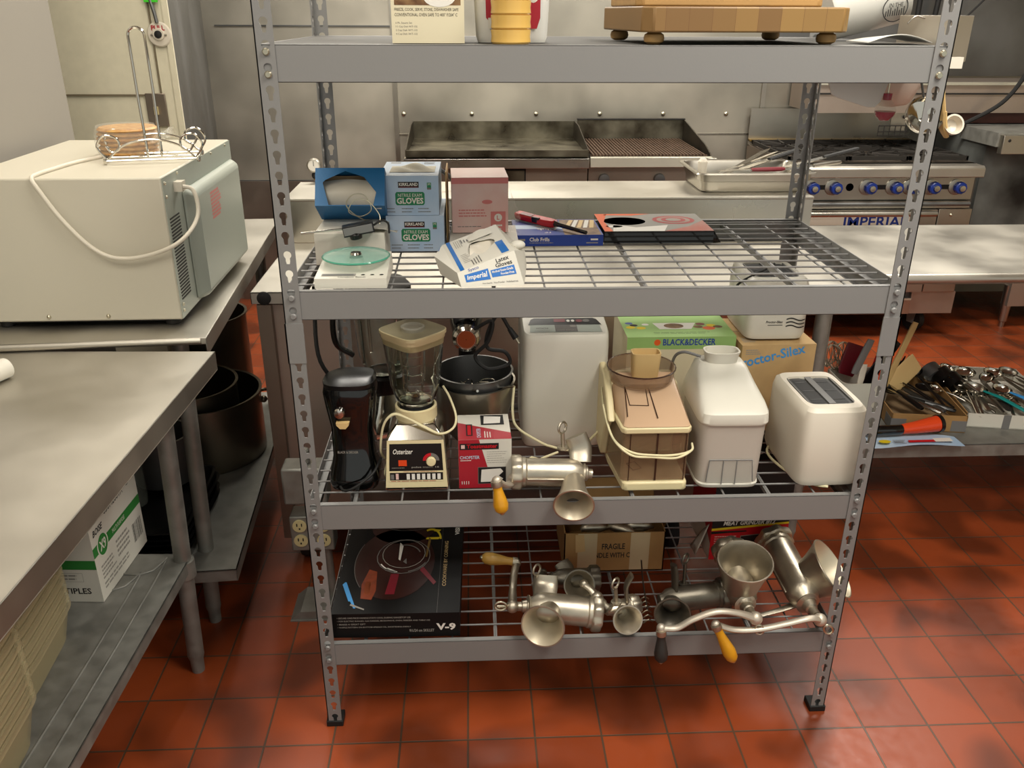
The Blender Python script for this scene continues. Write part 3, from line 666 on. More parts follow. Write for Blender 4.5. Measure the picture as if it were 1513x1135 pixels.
m.box(-W/2, W/2, -D/2, D/2, 0, th, 'paper_white').box(-W/2, W/2, -D/2, -D/2+th, 0, H, 'paper_white').box(-W/2, W/2, D/2-th, D/2, 0, H, 'paper_white').box(-W/2, -W/2+th, -D/2, D/2, 0, H, 'carton_brown').box(W/2-th, W/2, -D/2, D/2, 0, H, 'paper_white'); m.build('tray', t)
MB().box(-.045, -.020, -D/2-.0006, -D/2, 0.0, H+.001, 'tape_grey').build('tape', t)
def ladle(name, lab, cat, p, q, r, bowl, handle, depth=0.6, grp=None, hr=0.006):
    """handle from p to q, bowl at q"""
    p, q = Vector(p), Vector(q); x = (q-p); L = x.length; x.normalize(); y = Vector((0, 0, 1)).cross(x).normalized(); z = x.cross(y)
    t = bpy.data.objects.new(name, None); COL.objects.link(t); t.matrix_world = Matrix(((x.x, y.x, z.x, p.x), (x.y, y.y, z.y, p.y), (x.z, y.z, z.z, p.z), (0, 0, 0, 1)))
    tag(t, lab, cat, grp)
    MB().tube([(0, 0, 0), (L*.5, 0, hr*.6), (L-r*.9, 0, 0)], [hr, hr, hr*.6], handle, seg=8, flat=0.5).build('handle', t)
    pr = [(r*math.cos(R(a)), -r*depth*math.sin(R(a))) for a in range(0, 91, 15)]
    pr[-1] = (0.0005, pr[-1][1]); 
    MB().lathe(pr+[(x*.92+.00004, z*.92+.0) for x, z in reversed(pr)], bowl, T(L, 0, 0), seg=20, cap0=False, cap1=False).build('bowl', t)
    return t
B = 'black_plastic'
ladle('slotted_spoon', 'large black ladle with round bowl at back of cardboard tray', 'ladle', (1.40, 1.06, .33), (1.37, 1.27, .385), .045, B, B)
ladle('serving_spoon', 'black serving spoon lying left of the round black ladle', 'spoon', (1.37, 1.03, .335), (1.285, 1.20, .375), .034, B, B, .3)
ladle('serving_spoon', 'black spoon handle crossing low at the front of cardboard tray', 'spoon', (1.40, 1.00, .34), (1.235, 1.13, .36), .03, B, 'dark_grey', .3)
ladle('serving_spoon', 'shallow black spoon deep in right side of cardboard tray', 'spoon', (1.43, 1.05, .325), (1.41, 1.22, .33), .032, B, B, .3)
t = thing('spaghetti_server', 'black pronged spaghetti server pointing up behind the cardboard tray', 'utensil', (1.31, 1.24, .36), rz=15)
m = MB(); m.sphere((0, 0, 0.03), 0.036, B, sc=(1, .45, 1)); 
for i in range(5): m.tube([(-.028+.014*i, -.005, .05), (-.034+.017*i, -.02, .092)], [.006, .002], B, seg=6)
m.build('head', t); MB().tube([(0, 0, 0), (.03, -.16, -.03)], .006, B).build('handle', t)
knife('steel_turner', 'black turner with long blade lying in the middle of cardboard tray', (1.27, 1.09, .355), (1.41, 1.00, .335), .03, 'dark_grey', B, .1, cat='turner')
knife('table_knife', 'thin silver knife lying over the front edge of cardboard tray', (1.22, 1.13, .365), (1.345, .975, .342), .012, 'knife_steel', 'knife_steel', .08, cat='knife')
knife('tongs', 'black-handled tongs leaning on the left side of cardboard tray', (1.24, 1.16, .37), (1.29, 1.00, .345), .014, 'knife_steel', B, .12, cat='tongs')
knife('flat_spatula', 'flat dark spatula with punched end at tray front middle', (1.30, 1.18, .35), (1.365, .99, .338), .03, 'dark_grey', 'steel_dark', .05, cat='spatula')
# measuring cups and ladles
for i, (x, y, z, r, lab) in enumerate([(1.475, 1.30, .345, .042, 'grey measuring cup at the left end of nested dark cups'), (1.505, 1.27, .34, .040, 'dark measuring cup in the middle of the nested row'), (1.53, 1.24, .335, .036, 'black measuring cup nearest the steel ladles')]):
    t = thing('measuring_cup', lab, 'measuring cup', (x, y, z), rot=RZ(20) @ RX(-70))
    mt = 'steel_dark' if i == 0 else 'black_plastic'
    MB().lathe([(r, .025), (r*.95, -.02), (.001, -.022), (.001, -.02), (r*.9, -.018), (r*.95, .025)], mt, cap0=False, cap1=False).build('cup', t)
for p, q, r, bm, hm, lab in [((1.52, 1.02, .315), (1.60, 1.30, .355), .040, 'chrome', 'steel', 'bright steel ladle at the back left of white tray'),
        ((1.66, .99, .33), (1.56, 1.16, .355), .040, 'steel', 'teal_plastic', 'steel scoop with broad teal handle in white tray'),
        ((1.72, .99, .335), (1.645, 1.13, .36), .034, 'chrome', 'sky_plastic', 'steel scoop with light blue handle in white tray'),
        ((1.80, 1.05, .33), (1.70, 1.28, .36), .036, 'chrome', 'steel', 'polished ladle near the middle back of white tray'),
        ((1.83, 1.12, .33), (1.77, 1.30, .355), .034, 'steel', 'steel', 'dull ladle at the right back of white tray'),
        ((1.50, 1.00, .31), (1.545, 1.20, .345), .036, 'cast_metal', 'steel', 'rounded scoop at the left edge of white tray')]:
    ladle('steel_ladle', lab, 'ladle', p, q, r, bm, hm, hr=.010 if 'plastic' in hm else .006)
for i in range(5):
    x = 1.60+0.045*i
    knife('steel_server', 'thin dark-handled steel server in the jumble of the white tray', (x, 1.27, .34), (x-.06+.03*i, 1.02, .325), .02, 'steel', 'iron' if i % 2 else 'steel', .1, grp='thin steel servers in the white tray', cat='server')
proto = ladle('steel_ladle', 'small steel spoon or ladle in the jumble of the white tray', 'ladle', (1.62, 1.0, .315), (1.66, 1.12, .335), .026, 'chrome', 'steel', grp='small spoons and ladles jumbled in the white tray')
for q_ in range(16):
    cp = copy_tree(proto); cp.matrix_world = T(1.50+random.random()*.30, 1.02+random.random()*.30, .295+.012*(q_ % 4)) @ RZ(random.uniform(40, 160)) @ RY(random.uniform(-16, 2)) @ RX(random.uniform(-30, 30))
# carded tool with orange handle
t = thing('carded_orange_tool', 'orange and black handled tool on printed card at undershelf front', 'kitchen tool', (1.22, 0.925, zs+.002), rz=1)
m = MB(); m.grid(lambda u, v: (-.155+.31*u, -.075+.14*v*(1-.5*u*u), .004+.010*math.sin(u*3)**2*(1-v)), 14, 4, 'blue_light'); 
m.face((0, 0, 0.016), (1, 0, 0), (0, 1, 0)); m.disc(-.11, -.05, .02, .012, 'yellow_print', 1); m.rect(-.03, -.06, .06, -.045, 'red_bright', 1); m.lines(-.08, -.065, -.035, -.04, 4, 'print_grey', 1); m.rect(.06, -.06, .12, -.035, 'print_white', 1)
m.build('backing_card', t)
MB().tube([(-.15, .0, .03), (-.13, 0, .032), (-.04, 0, .033), (-.03, .003, .033)], [.012, .017, .017, .016], 'black_gloss', seg=14).build('grip', t)
MB().tube([(-.03, .003, .033), (.02, .008, .036), (.10, .020, .042)], [.017, .021, .028], 'orange_plastic', seg=16).tube([(.10, .020, .042), (.112, .022, .043)], .031, 'black_plastic', seg=16).build('handle', t)
# standing utensils left
t = thing('utensil_crock', 'white ribbed bin holding spatulas behind the toaster', 'bin', (1.17, 1.24, zs))
MB().loft([ring(0, 0, 0, .17, .14, 6), ring(0, 0, .10, .19, .16, 6), ring(0, 0, .10, .18, .15, 6), ring(0, 0, .004, .16, .13, 6)], 'white_plastic', cap0=True, cap1=True).build('bin', t)
def slab(name, lab, cat, p, q, wd, th, mt, hm=None, hl=0.0, grp=None, rnd=4):
    p, q = Vector(p), Vector(q); z = (q-p); L = z.length; z.normalize(); y = Vector((0.25, -1, 0)); y = (y-z*y.dot(z)).normalized(); x = y.cross(z)
    t = bpy.data.objects.new(name, None); COL.objects.link(t); t.matrix_world = Matrix(((x.x, y.x, z.x, p.x), (x.y, y.y, z.y, p.y), (x.z, y.z, z.z, p.z), (0, 0, 0, 1))); tag(t, lab, cat, grp)
    MB().loft([ring(0, 0, hl, wd*.8, th, rnd, 24), ring(0, 0, hl+.02, wd, th, rnd, 24), ring(0, 0, L-.02, wd, th, rnd, 24), ring(0, 0, L, wd*.9, th*.8, rnd, 24)], mt).build('head', t)
    if hm: MB().cyl((0, 0, 0), (0, 0, hl+.01), 0.006, hm, seg=10).build('handle', t)
    return t
slab('rubber_spatula', 'wide tan spatula with curved top behind the rack post', 'spatula', (1.25, 1.16, .36), (1.345, 1.19, .445), .09, .006, 'tan_plastic')
slab('plastic_scraper', 'dark red flat scraper left of the grey-handled peeler', 'scraper', (1.13, 1.27, .36), (1.165, 1.30, .47), .085, .008, 'red_dark')
slab('rubber_spatula', 'bright orange spatula seen through the rack post holes', 'spatula', (1.22, 1.19, .32), (1.25, 1.20, .42), .055, .010, 'orange_plastic')
slab('rubber_spatula', 'red spatula standing behind the orange one', 'spatula', (1.215, 1.24, .32), (1.25, 1.26, .45), .05, .010, 'red_bright')
slab('plastic_spreader', 'cream pointed spreader standing in front of the dark red scraper', 'spreader', (1.145, 1.18, .36), (1.155, 1.19, .435), .028, .006, 'white_warm', rnd=2)
slab('vegetable_peeler', 'grey oval peeler handle with cream rim leaning over red scraper', 'peeler', (1.092, 1.13, .425), (1.132, 1.13, .552), .032, .012, 'tape_grey', rnd=2.5)
slab('black_turner', 'tall black turner leaning between peeler handle and rack post', 'turner', (1.18, 1.22, .34), (1.29, 1.25, .50), .05, .006, 'black_plastic')
slab('wooden_spoon', 'wooden paddle with hole at its tip, tallest beside rack post', 'paddle', (1.22, 1.15, .36), (1.30, 1.17, .60), .026, .008, 'wood_spoon')
t = thing('wire_whisk_bundle', 'bundle of steel wire whisks behind the white toaster', 'whisk', (1.10, 1.30, .37))
m = MB()
for j, (ox, oy, az) in enumerate([(0, 0, 0), (.035, .02, 40), (-.02, .03, 80)]):
    for a in range(0, 180, 30):
        M = T(ox, oy, 0.0) @ RY(-15+10*j) @ RZ(a+az)
        m.tube([(0.004, 0, 0), (.032, 0, .045), (.030, 0, .08), (0, 0, .102), (-.030, 0, .08), (-.032, 0, .045), (-.004, 0, 0)], .0016, 'cast_metal', seg=5, sm=4, M=M)
m.build('wires', t)
for i in range(3): MB().cyl((.03*i-.01, .015*i, -.095), (.035*i-.02, .02*i, .0), .007, 'steel').build('handle', t)

# ================================================================== LEFT SIDE THINGS
# microwave: its back (with cord and vents) faces right, its side faces the camera
G = thing('microwave_oven', 'large cream microwave standing on left counter with its vented back turned right', 'microwave', (-1.155, 0.655, 0.9055), rz=1.0)
W, D, H = 0.445, 0.62, 0.345; x1 = W/2
m = MB(); m.box(-W/2, x1, -D/2, D/2, 0.016, H, 'microwave_paint'); m.build('case', G, bevel=0.004)
m = MB(); m.box(x1-.0, x1+.0015, -D/2+.002, D/2-.002, 0.018, H-.002, 'microwave_back'); b = m.build('back_panel', G)
m = MB(); m.loft([[(x1+.001, y, z) for y, z in ((-.19, .02), (.29, .02), (.29, .30), (-.19, .30))], [(x1+.030, y, z) for y, z in ((-.155, .03), (.27, .03), (.27, .285), (-.155, .285))]], 'microwave_back'); bh = m.build('back_housing', G, bevel=0.012, seg=3)
m = MB(); m.face((x1+.030, -.155, .03), (0, 1, 0), (0, 0, 1))
m.lines(.10, .165, .20, .235, 8, 'pink_deep', 1, .7); m.build('red_warning_label', bh)
m = MB()
for i in range(26): m.box(x1+.0015, x1+.0025, -D/2+.015, -D/2+.085, .06+i*.0075, .0635+i*.0075, 'print_black')
m.build('vent_slots', b)
m = MB()
for z in (.035, .05, .30, .33): m.sphere((x1+.002, -D/2+.015, z), .004, 'zinc', seg=8, nr=5)
for y in (-.2, .1, .25): m.sphere((x1+.002, y, H-.008), .0035, 'zinc', seg=8, nr=5)
m.build('screws', b)
for x in (-.08, .055): MB().sphere((x, -D/2, .028), .005, 'zinc', seg=10, nr=6).build('screw', G)
for x, y in ((-.19, -.28), (.19, -.28), (-.19, .27), (.19, .27)): MB().lathe([(.016, 0), (.018, .017)], 'black_rubber', T(x, y, 0)).build('foot', G)
MB().box(-W/2+.01, x1-.01, -D/2+.02, D/2-.02, .008, .018, 'black_plastic').build('base_pan', G)
m = MB(); m.box(x1, x1+.02, -.235, -.205, .300, .322, 'cord_white')
zt = H+.004
m.tube([(x1+.012, -.225, .312), (x1+.042, -.225, .300), (x1+.050, -.25, .245), (x1+.025, -.325, .205), (.17, -.330, .175), (.10, -.330, .172), (.05, -.328, .20), (.0, -.325, .26), (-.035, -.322, .32), (-.05, -.314, .345), (-.052, -.28, zt), (-.048, -.22, zt), (-.035, -.12, zt), (-.01, -.04, zt), (.0, .0, zt+.002)], .0048, 'cord_white', sm=8, seg=10)
m.build('power_cord', G)

# paper towel holder and wrapped loaf on top of the microwave
G = thing('paper_towel_holder', 'chrome wire paper towel holder with scrolled base on the microwave', 'towel holder', (-1.02, 0.60, 1.2515), rz=12)
c = 'chrome'; r = .0026
m = MB()
m.tube([(-.105, -.055, .008), (.105, -.055, .008), (.105, .055, .008), (-.105, .055, .008), (-.105, -.055, .008)], .0028, c)
m.tube([(-.105, 0, .008), (.105, 0, .008)], .0022, c)
for x, y in ((-.105, -.055), (.105, -.055), (.105, .055), (-.105, .055)): m.lathe([(.004, 0), (.005, .004), (.004, .012)], c, T(x, y, 0), seg=10)
m.build('base_frame', G)
MB().tube([(-.016, 0, .008), (-.018, 0, .15)]+[(-.018*math.cos(R(q)), 0, .282+.018*math.sin(R(q))) for q in range(0, 181, 15)]+[(.018, 0, .15), (.016, 0, .008)], .0033, c).build('upright_loop', G)
for y in (-.055, .055):
    m = MB(); m.tube([(-.10, y, .010), (-.06, y, .042), (0, y, .055), (.06, y, .042), (.10, y, .010)], r, c, sm=6)
    for s in (-1, 1): m.tube([(s*.10, y, .010), (s*.118, y, .04), (s*.10, y, .066), (s*.072, y, .058), (s*.070, y, .035), (s*.088, y, .028), (s*.098, y, .042)], r, c, sm=6)
    m.build('scroll', G)
G = thing('wrapped_flatbread', 'plastic wrapped stack of ridged golden flatbreads behind the towel holder', 'bread', (-1.115, 0.69, 1.2515))
m = MB()
for i in range(6): m.lathe([(.001, .003+i*.011), (.066, .003+i*.011), (.072, .008+i*.011), (.066, .013+i*.011), (.001, .013+i*.011)], 'bread', T(.002*(i % 3), 0, 0), seg=24)
m.build('bread_stack', G)
m = MB(); m.loft([ring(0, 0, z, w, w*.95, 2.2, 24) for z, w in ((.0, .138), (.02, .152), (.05, .152), (.072, .138))], 'plastic_film'); m.build('film', G)
m = MB(); m.grid(lambda u, v: (.068+.05*u, -.03+.05*v+.008*math.sin(9*u), .03+.03*u+.012*math.sin(14*v+5*u)), 8, 8, 'plastic_film'); m.build('twisted_end', G)

# roll of lined paper on the near table
G = thing('paper_roll', 'rolled sheet of lined paper on the near steel table', 'paper', (-1.245, 0.02, 0.886), rz=-22)
m = MB(); m.tube([(0, -.14, .021), (0, .085, .021)], .021, 'paper_white', seg=24)
for a in range(0, 360, 45):
    cc, ss = math.cos(R(a)), math.sin(R(a)); m.tube([(.0192*cc, -.14, .019+.0192*ss), (.0192*cc, .085, .019+.0192*ss)], .0005, 'blue_light', seg=4)
m.build('sheet', G)

# boxes and tubs on the near table's lower shelf
G = thing('paper_case', 'white copy paper carton with green stripe under the near table', 'box', (-1.215, 0.17, 0.3515), rz=-3)
W, D, H = .255, .245, .285
m = MB(); m.box(-W/2, W/2, -D/2, D/2, 0, H, 'paper_white')
m.face((-W/2, -D/2, 0), (1, 0, 0), (0, 0, 1)); m.rect(0, .088, W, .112, 'green_bar'); m.text('MULTIPLES', .13, .022, .232, .038, 'print_black', 1, .02); m.text('5', .115, .022, .124, .038, 'print_black', 1, .02); m.text('UP', .155, .14, .20, .168, 'print_black', 1, .02); m.text('T', .15, .18, .162, .20, 'print_black', 1, .02)
m.rect(.11, .055, .22, .0555, 'print_grey'); m.rect(.11, .078, .22, .0785, 'print_grey'); m.rect(.11, .055, .1105, .0785, 'print_grey'); m.rect(.2195, .055, .22, .0785, 'print_grey'); m.lines(.115, .058, .215, .076, 2, 'print_faint', 1)
m.face((W/2, -D/2, 0), (0, 1, 0), (0, 0, 1)); m.rect(0, .115, D, .140, 'green_bar'); m.disc(.045, .127, .026, .030, 'paper_white', 2); m.disc(.045, .127, .022, .026, 'green_bar', 3); m.text('X9', .030, .114, .060, .140, 'paper_white', 4, .03)
m.text('BOISE', .012, .162, .060, .178, 'print_black', 1, .03, .3); m.text('650H2001A', .075, .185, .175, .205, 'print_black', 1, .0); m.text('5', .195, .19, .21, .21, 'print_black', 1, .02)
m.lines(.02, .045, .09, .085, 4, 'print_faint', 1); m.lines(.10, .05, .175, .10, 4, 'print_faint', 1); m.text('MULTI-PURPOSE', .095, .122, .16, .133, 'paper_white', 2)
for i in range(14): m.rect(.185+i*.0035, .035, .185+i*.0035+random.choice([.001, .002]), .085, 'print_black')
m.lines(.02, .02, .16, .04, 2, 'print_faint', 1)
m.build('carton', G)
def tub_stack(name, lab, x, y, z, n, w, d, dz, h0, rz=0, mt='translucent_tub'):
    G = thing(name, lab, 'container stack', (x, y, z), rz=rz)
    for i in range(n):
        m = MB(); zz = i*dz
        m.loft([ring(0, 0, zz, w*.82, d*.82, 8), ring(0, 0, zz+h0-.012, w*.96, d*.96, 8), ring(0, 0, zz+h0-.012, w, d, 8), ring(0, 0, zz+h0, w*1.0, d*1.0, 8), ring(0, 0, zz+h0, w*.95, d*.95, 8), ring(0, 0, zz+.004, w*.80, d*.80, 8)], mt)
        m.build('container', G)
tub_stack('plastic_tubs', 'leaning stack of nested cloudy plastic tubs in front of paper carton', -1.20, -0.175, 0.3515, 9, .20, .26, .022, .085, 4)
tub_stack('plastic_tubs', 'nearest stack of nested cloudy plastic tubs at lower left corner', -1.16, -0.47, 0.3515, 9, .24, .28, .024, .10, 2)

# pots and trays on the far table's lower shelf
def pot(name, lab, cat, x, y, z, r, h, mt='pot_metal', handles=True):
    G = thing(name, lab, cat, (x, y, z)); t = .003
    MB().lathe([(.001, 0), (r*.97, 0), (r, .01), (r, h), (r+.006, h+.002), (r+.006, h+.005), (r-t, h+.004), (r-t, .006), (.001, .006)], mt, seg=48, cap0=False, cap1=False).build('body', G)
    if handles:
        for s in (-1, 1):
            m = MB(); M = RZ(25 if s > 0 else 205); m.tube([(r, -.04, h*.78), (r+.03, -.035, h*.78), (r+.035, 0, h*.78), (r+.03, .035, h*.78), (r, .04, h*.78)], .006, mt, sm=5, M=M)
            m.sphere((r+.002, -.04, h*.78), .012, mt, M=M, seg=10, nr=6).sphere((r+.002, .04, h*.78), .012, mt, M=M, seg=10, nr=6); m.build('handle', G)
    return G
pot('stock_pot', 'wide steel stock pot on the lower shelf of microwave counter', 'stock pot', -1.13, 0.98, .2415, .185, .215)
pot('inner_pot', 'smaller pot nested inside the wide stock pot', 'pot', -1.165, 0.965, .2480, .152, .245, handles=False)
pot('rear_pot', 'tall pot behind the nested stock pots, under the counter back', 'pot', -1.20, 1.34, .2415, .14, .36, handles=False)
pot('small_saucepan', 'small dark rimmed pan stacked in front of the stock pots', 'pan', -1.155, 0.655, .330, .085, .14, 'steel_dark', False)
G = thing('glass_oil_bottle', 'clear bottle standing between the two table legs on dark trays', 'bottle', (-1.19, 0.50, .335))
MB().lathe([(.001, 0), (.034, 0), (.036, .01), (.036, .12), (.014, .15), (.014, .19)], 'glass_thin', cap0=False).build('bottle_body', G); MB().lathe([(.016, .19), (.016, .21), (.001, .211)], 'chrome', cap0=False).build('cap', G)
for i in range(5):
    G = thing('baking_pan', ['lowest black baking pan of the pile beside the counter leg', 'second lowest black baking pan in the pile by counter leg', 'middle black baking pan in the pile beside the counter leg', 'second highest black baking pan in the pile by counter leg', 'topmost black baking pan of the pile beside the counter leg'][i], 'baking pan', (-1.165+.006*(i % 2), 0.53, .2415+.018*i), rz=2*(i % 3), group='black baking pans under the counter')
    MB().loft([ring(0, 0, 0, .26, .34, 10), ring(0, 0, .014, .29, .37, 10), ring(0, 0, .016, .30, .38, 10), ring(0, 0, .016, .285, .365, 10), ring(0, 0, .003, .255, .335, 10)], 'black_plastic').build('pan_body', G)
G = thing('wire_rack_frame', 'steel wire basket behind the white paper carton', 'wire basket', (-1.30, 0.52, .335))
m = MB()
for z in (.0, .07, .14): m.tube([(-.07, -.10, z), (.07, -.10, z), (.07, .08, z), (-.07, .08, z)], .003, 'steel', closed=True, seg=6)
for i in range(6):
    for y in (-.10, .08): m.cyl((-.07+.028*i, y, 0), (-.07+.028*i, y, .14), .002, 'steel', seg=6)
m.build('wires', G)

# pedestal outlet
G = thing('pedestal_outlet', 'grey metal floor pedestal with two stacked electrical boxes, left of rack', 'electrical outlet', (-0.70, 0.455, 0), rz=0)
m = MB(); m.box(-.075, .06, -.065, .06, 0, .004, 'galvanised').prism([(-.075, 0.004), (.06, 0.004), (.035, .03), (-.045, .03)], -.06, .055, 'galvanised', Matrix(((1, 0, 0, 0), (0, 0, 1, 0), (0, 1, 0, 0), (0, 0, 0, 1)))); m.build('floor_plate', G)
MB().cyl((.04, 0, .02), (.035, 0, .235), .012, 'galvanised').build('conduit', G)
b = MB().box(-.055, .062, -.03, .03, .215, .325, 'galvanised').build('outlet_box', G, bevel=0.004)
for i, (x, z) in enumerate(((-.028, .297), (-.028, .25), (.035, .297), (.035, .25))):
    f = MB().lathe([(.019, 0), (.019, .004), (.001, .0042)], 'outlet_cream', T(x, -.030, z) @ RX(90), seg=18); f.box(x-.008, x-.005, -.0352, -.034, z, z+.009, 'print_black').box(x+.005, x+.008, -.0352, -.034, z, z+.009, 'print_black').box(x-.002, x+.002, -.0352, -.034, z-.01, z-.005, 'print_black'); f.build('receptacle', b)
MB().box(-.062, .055, -.035, .035, .365, .475, 'galvanised').cyl((-.0, 0, .475), (-.0, 0, .52), .012, 'galvanised').build('junction_box', G, bevel=0.006)
MB().cyl((0, 0, .32), (0, 0, .37), .014, 'galvanised').build('connector', G)

# ================================================================== ON THE RACK: helpers
def wb(m, name, par, **k): return m.build(name, par, world=True, **k)
def fz(o, d):
    """frame with its Z axis along d, origin o"""
    z = Vector(d).normalized(); x = z.orthogonal().normalized()
    h = Vector((0, 0, 1)) if abs(z.z) < 0.9 else Vector((1, 0, 0)); x = h.cross(z).normalized(); y = z.cross(x)
    return Matrix(((x.x, y.x, z.x, o[0]), (x.y, y.y, z.y, o[1]), (x.z, y.z, z.z, o[2]), (0, 0, 0, 1)))
def horn(m, p, q, r0, r1, mt, mi, flare=2.2, seg=36):
    M = fz(p, Vector(q)-Vector(p)); L = (Vector(q)-Vector(p)).length; N = 10
    out = [(r0+(r1-r0)*((i/N)**flare), L*i/N) for i in range(N+1)]
    m.lathe(out+[(r1+.0015, L+.001), (r1+.001, L+.003), (r1-.002, L+.003)], mt, M, seg, False, False)
    m.lathe([(r1-.002, L+.003)]+[(max(.001, r-.004), z) for r, z in reversed(out)]+[(.0005, 0.002)], mi, M, seg, False, False)
def grinder(label, crank_end, nut_end, r, hop, rim, rr, clamp=None, screw=None, shaft=None, crank=None, hand=None, hm='yellow_handle', mt='cast_metal', mi='tin_inner', loop=None, r0=None, flare=2.2, foot=None):
    o, a = Vector(crank_end), Vector(nut_end)
    G = thing('meat_grinder', label, 'meat grinder', ((o.x+a.x)/2, (o.y+a.y)/2, min(o.z, a.z)-r))
    d = (a-o); L = d.length; M = fz(o, d)
    m = MB(); m.lathe([(r*.35, -.012), (r*.55, -.010), (r*.62, 0), (r*.92, .012), (r, .03), (r, L*.9), (r*1.08, L*.92), (r*1.08, L)], mt, M, 12)
    m.tube([M @ Vector((r, 0, .03)), M @ Vector((r*1.04, 0, L*.9))], .0025, mt, seg=6)
    wb(m, 'barrel', G, bevel=0.001)
    m = MB(); n = 40
    def sc(q, z): return [(q*(1+.06*math.cos(8*2*pi*i/n))*math.cos(2*pi*i/n), q*(1+.06*math.cos(8*2*pi*i/n))*math.sin(2*pi*i/n), z) for i in range(n)]
    R1 = r*1.22
    m.loft([sc(R1*.93, L-.004), sc(R1, L), sc(R1, L+.016), sc(R1*.94, L+.020), sc(R1*.80, L+.020), sc(R1*.78, L+.014)], mt, M); wb(m, 'ring_nut', G)
    m = MB(); horn(m, hop, rim, r0 or r*.78, rr, mt, mi, flare); wb(m, 'hopper', G)
    if clamp:
        m = MB(); P = [Vector(p) for p in clamp]
        m.tube(P, [r*.75, r*.85, r*.8][:len(P)] if len(P) == 3 else r*.6, mt, seg=12, sm=6, flat=0.28); cl = wb(m, 'clamp_arm', G)
        if screw:
            p, q = Vector(screw[0]), Vector(screw[1]); m = MB(); m.cyl(p, q, .0045, mt); m.lathe([(.001, 0), (.013, 0), (.013, .004), (.001, .005)], mt, fz(p, q-p), 16)
            u = (q-p).normalized(); v = u.orthogonal().normalized(); m.tube([q+u*.012+(.013*math.cos(b)*v+.013*math.sin(b)*u) for b in [i*2*pi/14 for i in range(14)]], .0028, mt, closed=True, seg=6)
            wb(m, 'clamp_screw', cl)
    if foot: wb(MB().tube(foot, [.010, .008, .007], mt, sm=6, seg=10, flat=.4), 'foot', G)
    if shaft:
        m = MB(); p, q = Vector(shaft[0]), Vector(shaft[1]); Ls = (q-p).length
        m.lathe([(r*.7, 0), (r*.75, .004), (r*.45, .008), (r*.38, Ls*.5), (.011, Ls*.55), (.011, Ls)], mt, fz(p, q-p), 20); wb(m, 'shaft', G)
    if crank:
        ma = 'cast_light' if hand and hm != 'wood_handle' else mt; m = MB(); n_ = len(crank); m.tube(crank, [.0125]+[.0092]*(n_-2)+[.0095], ma, sm=8, seg=12, flat=.75)
        m.sphere(crank[0], .016, ma, seg=14, nr=8); m.sphere(crank[-1], .011, ma, seg=12, nr=8); ca = wb(m, 'crank_arm', G)
        if loop:
            c = Vector(loop[0]); u = Vector(loop[1]).normalized(); v = Vector(loop[2]).normalized()
            wb(MB().cyl(Vector(crank[0]), c-u*.010, .004, 'zinc').tube([c+.014*math.cos(b)*u+.010*math.sin(b)*v for b in [i*2*pi/16 for i in range(16)]], .0026, 'zinc', closed=True, seg=8), 'thumb_screw', ca)
        if hand:
            p, q = Vector(hand[0]), Vector(hand[1]); H = (q-p).length; Mh = fz(p, q-p)
            wb(MB().lathe([(.011, 0), (.0115, .006), (.010, .012), (.010, H*.25), (.0135, H*.5), (.0165, H*.72), (.0145, H*.9), (.009, H*.985), (.006, H)], hm, Mh, 20), 'handle', G)
            wb(MB().lathe([(.012, -.004), (.0125, .007), (.0115, .009)], mt, Mh, 16), 'handle_ferrule', ca); wb(MB().sphere(Mh @ Vector((0, 0, H)), .006, 'zinc', seg=10, nr=6), 'end_screw', ca)
    return G

# ================================================================== SHELF 1 (top)
z1 = 1.5355
G = thing('cookware_box', 'cream printed cookware carton on the top shelf left of the plastic tub', 'box', (-0.318, 0.12, z1), rz=1)
W, D, H = .128, .12, .21
m = MB(); m.box(-W/2, W/2, -D/2, D/2, 0, H, 'paper_cream'); m.face((-W/2, -D/2, 0), (1, 0, 0), (0, 0, 1))
m.rect(.006, .062, W-.006, .20, 'photo_food', 1); m.disc(.085, .075, .028, .016, 'print_white', 2); m.disc(.085, .080, .020, .009, 'print_black', 3); m.disc(.03, .10, .016, .012, 'paper_cream', 2)
m.text('FREEZE, COOK, SERVE, STORE, DISHWASHER SAFE', .006, .052, W-.010, .0575, 'print_black', 1); m.text('CONVENTIONAL OVEN SAFE TO 400° F/204° C', .006, .044, W-.012, .0495, 'print_black', 1)
for i, t_ in enumerate(('6 Pk. Square Set', '1½ Cup Dish W/T-132', '2 Cup Dish W/T-132', '4 Cup Dish W/T-132')): m.text(t_, .007, .031-i*.006, .045 if i else .036, .035-i*.006, 'print_grey', 1)
m.build('carton', G)
G = thing('food_tub', 'cloudy plastic tub with dark red label behind yellow cup stack', 'tub', (-0.166, 0.15, z1))
m = MB(); m.loft([ring(0, 0, 0, .125, .10, 5), ring(0, 0, .01, .132, .108, 5), ring(0, 0, .2, .15, .12, 5), ring(0, 0, .2, .144, .114, 5), ring(0, 0, .012, .127, .102, 5), ring(0, 0, .003, .12, .095, 5)], 'translucent_white', cap0=True, cap1=True); b = m.build('tub', G)
m = MB(); m.face((-.048, -.0565, .012), (1, 0, 0), (0, -.05, 1)); m.poly([(0, .03), (.018, .012), (.092, .012), (.098, .03), (.098, .19), (-.004, .19)], 'red_print', 1); m.disc(.03, .065, .022, .03, 'paper_white', 2); m.disc(.085, .075, .012, .02, 'paper_white', 2); m.rect(.004, .012, .02, .03, 'paper_white', 3); m.build('label', b)
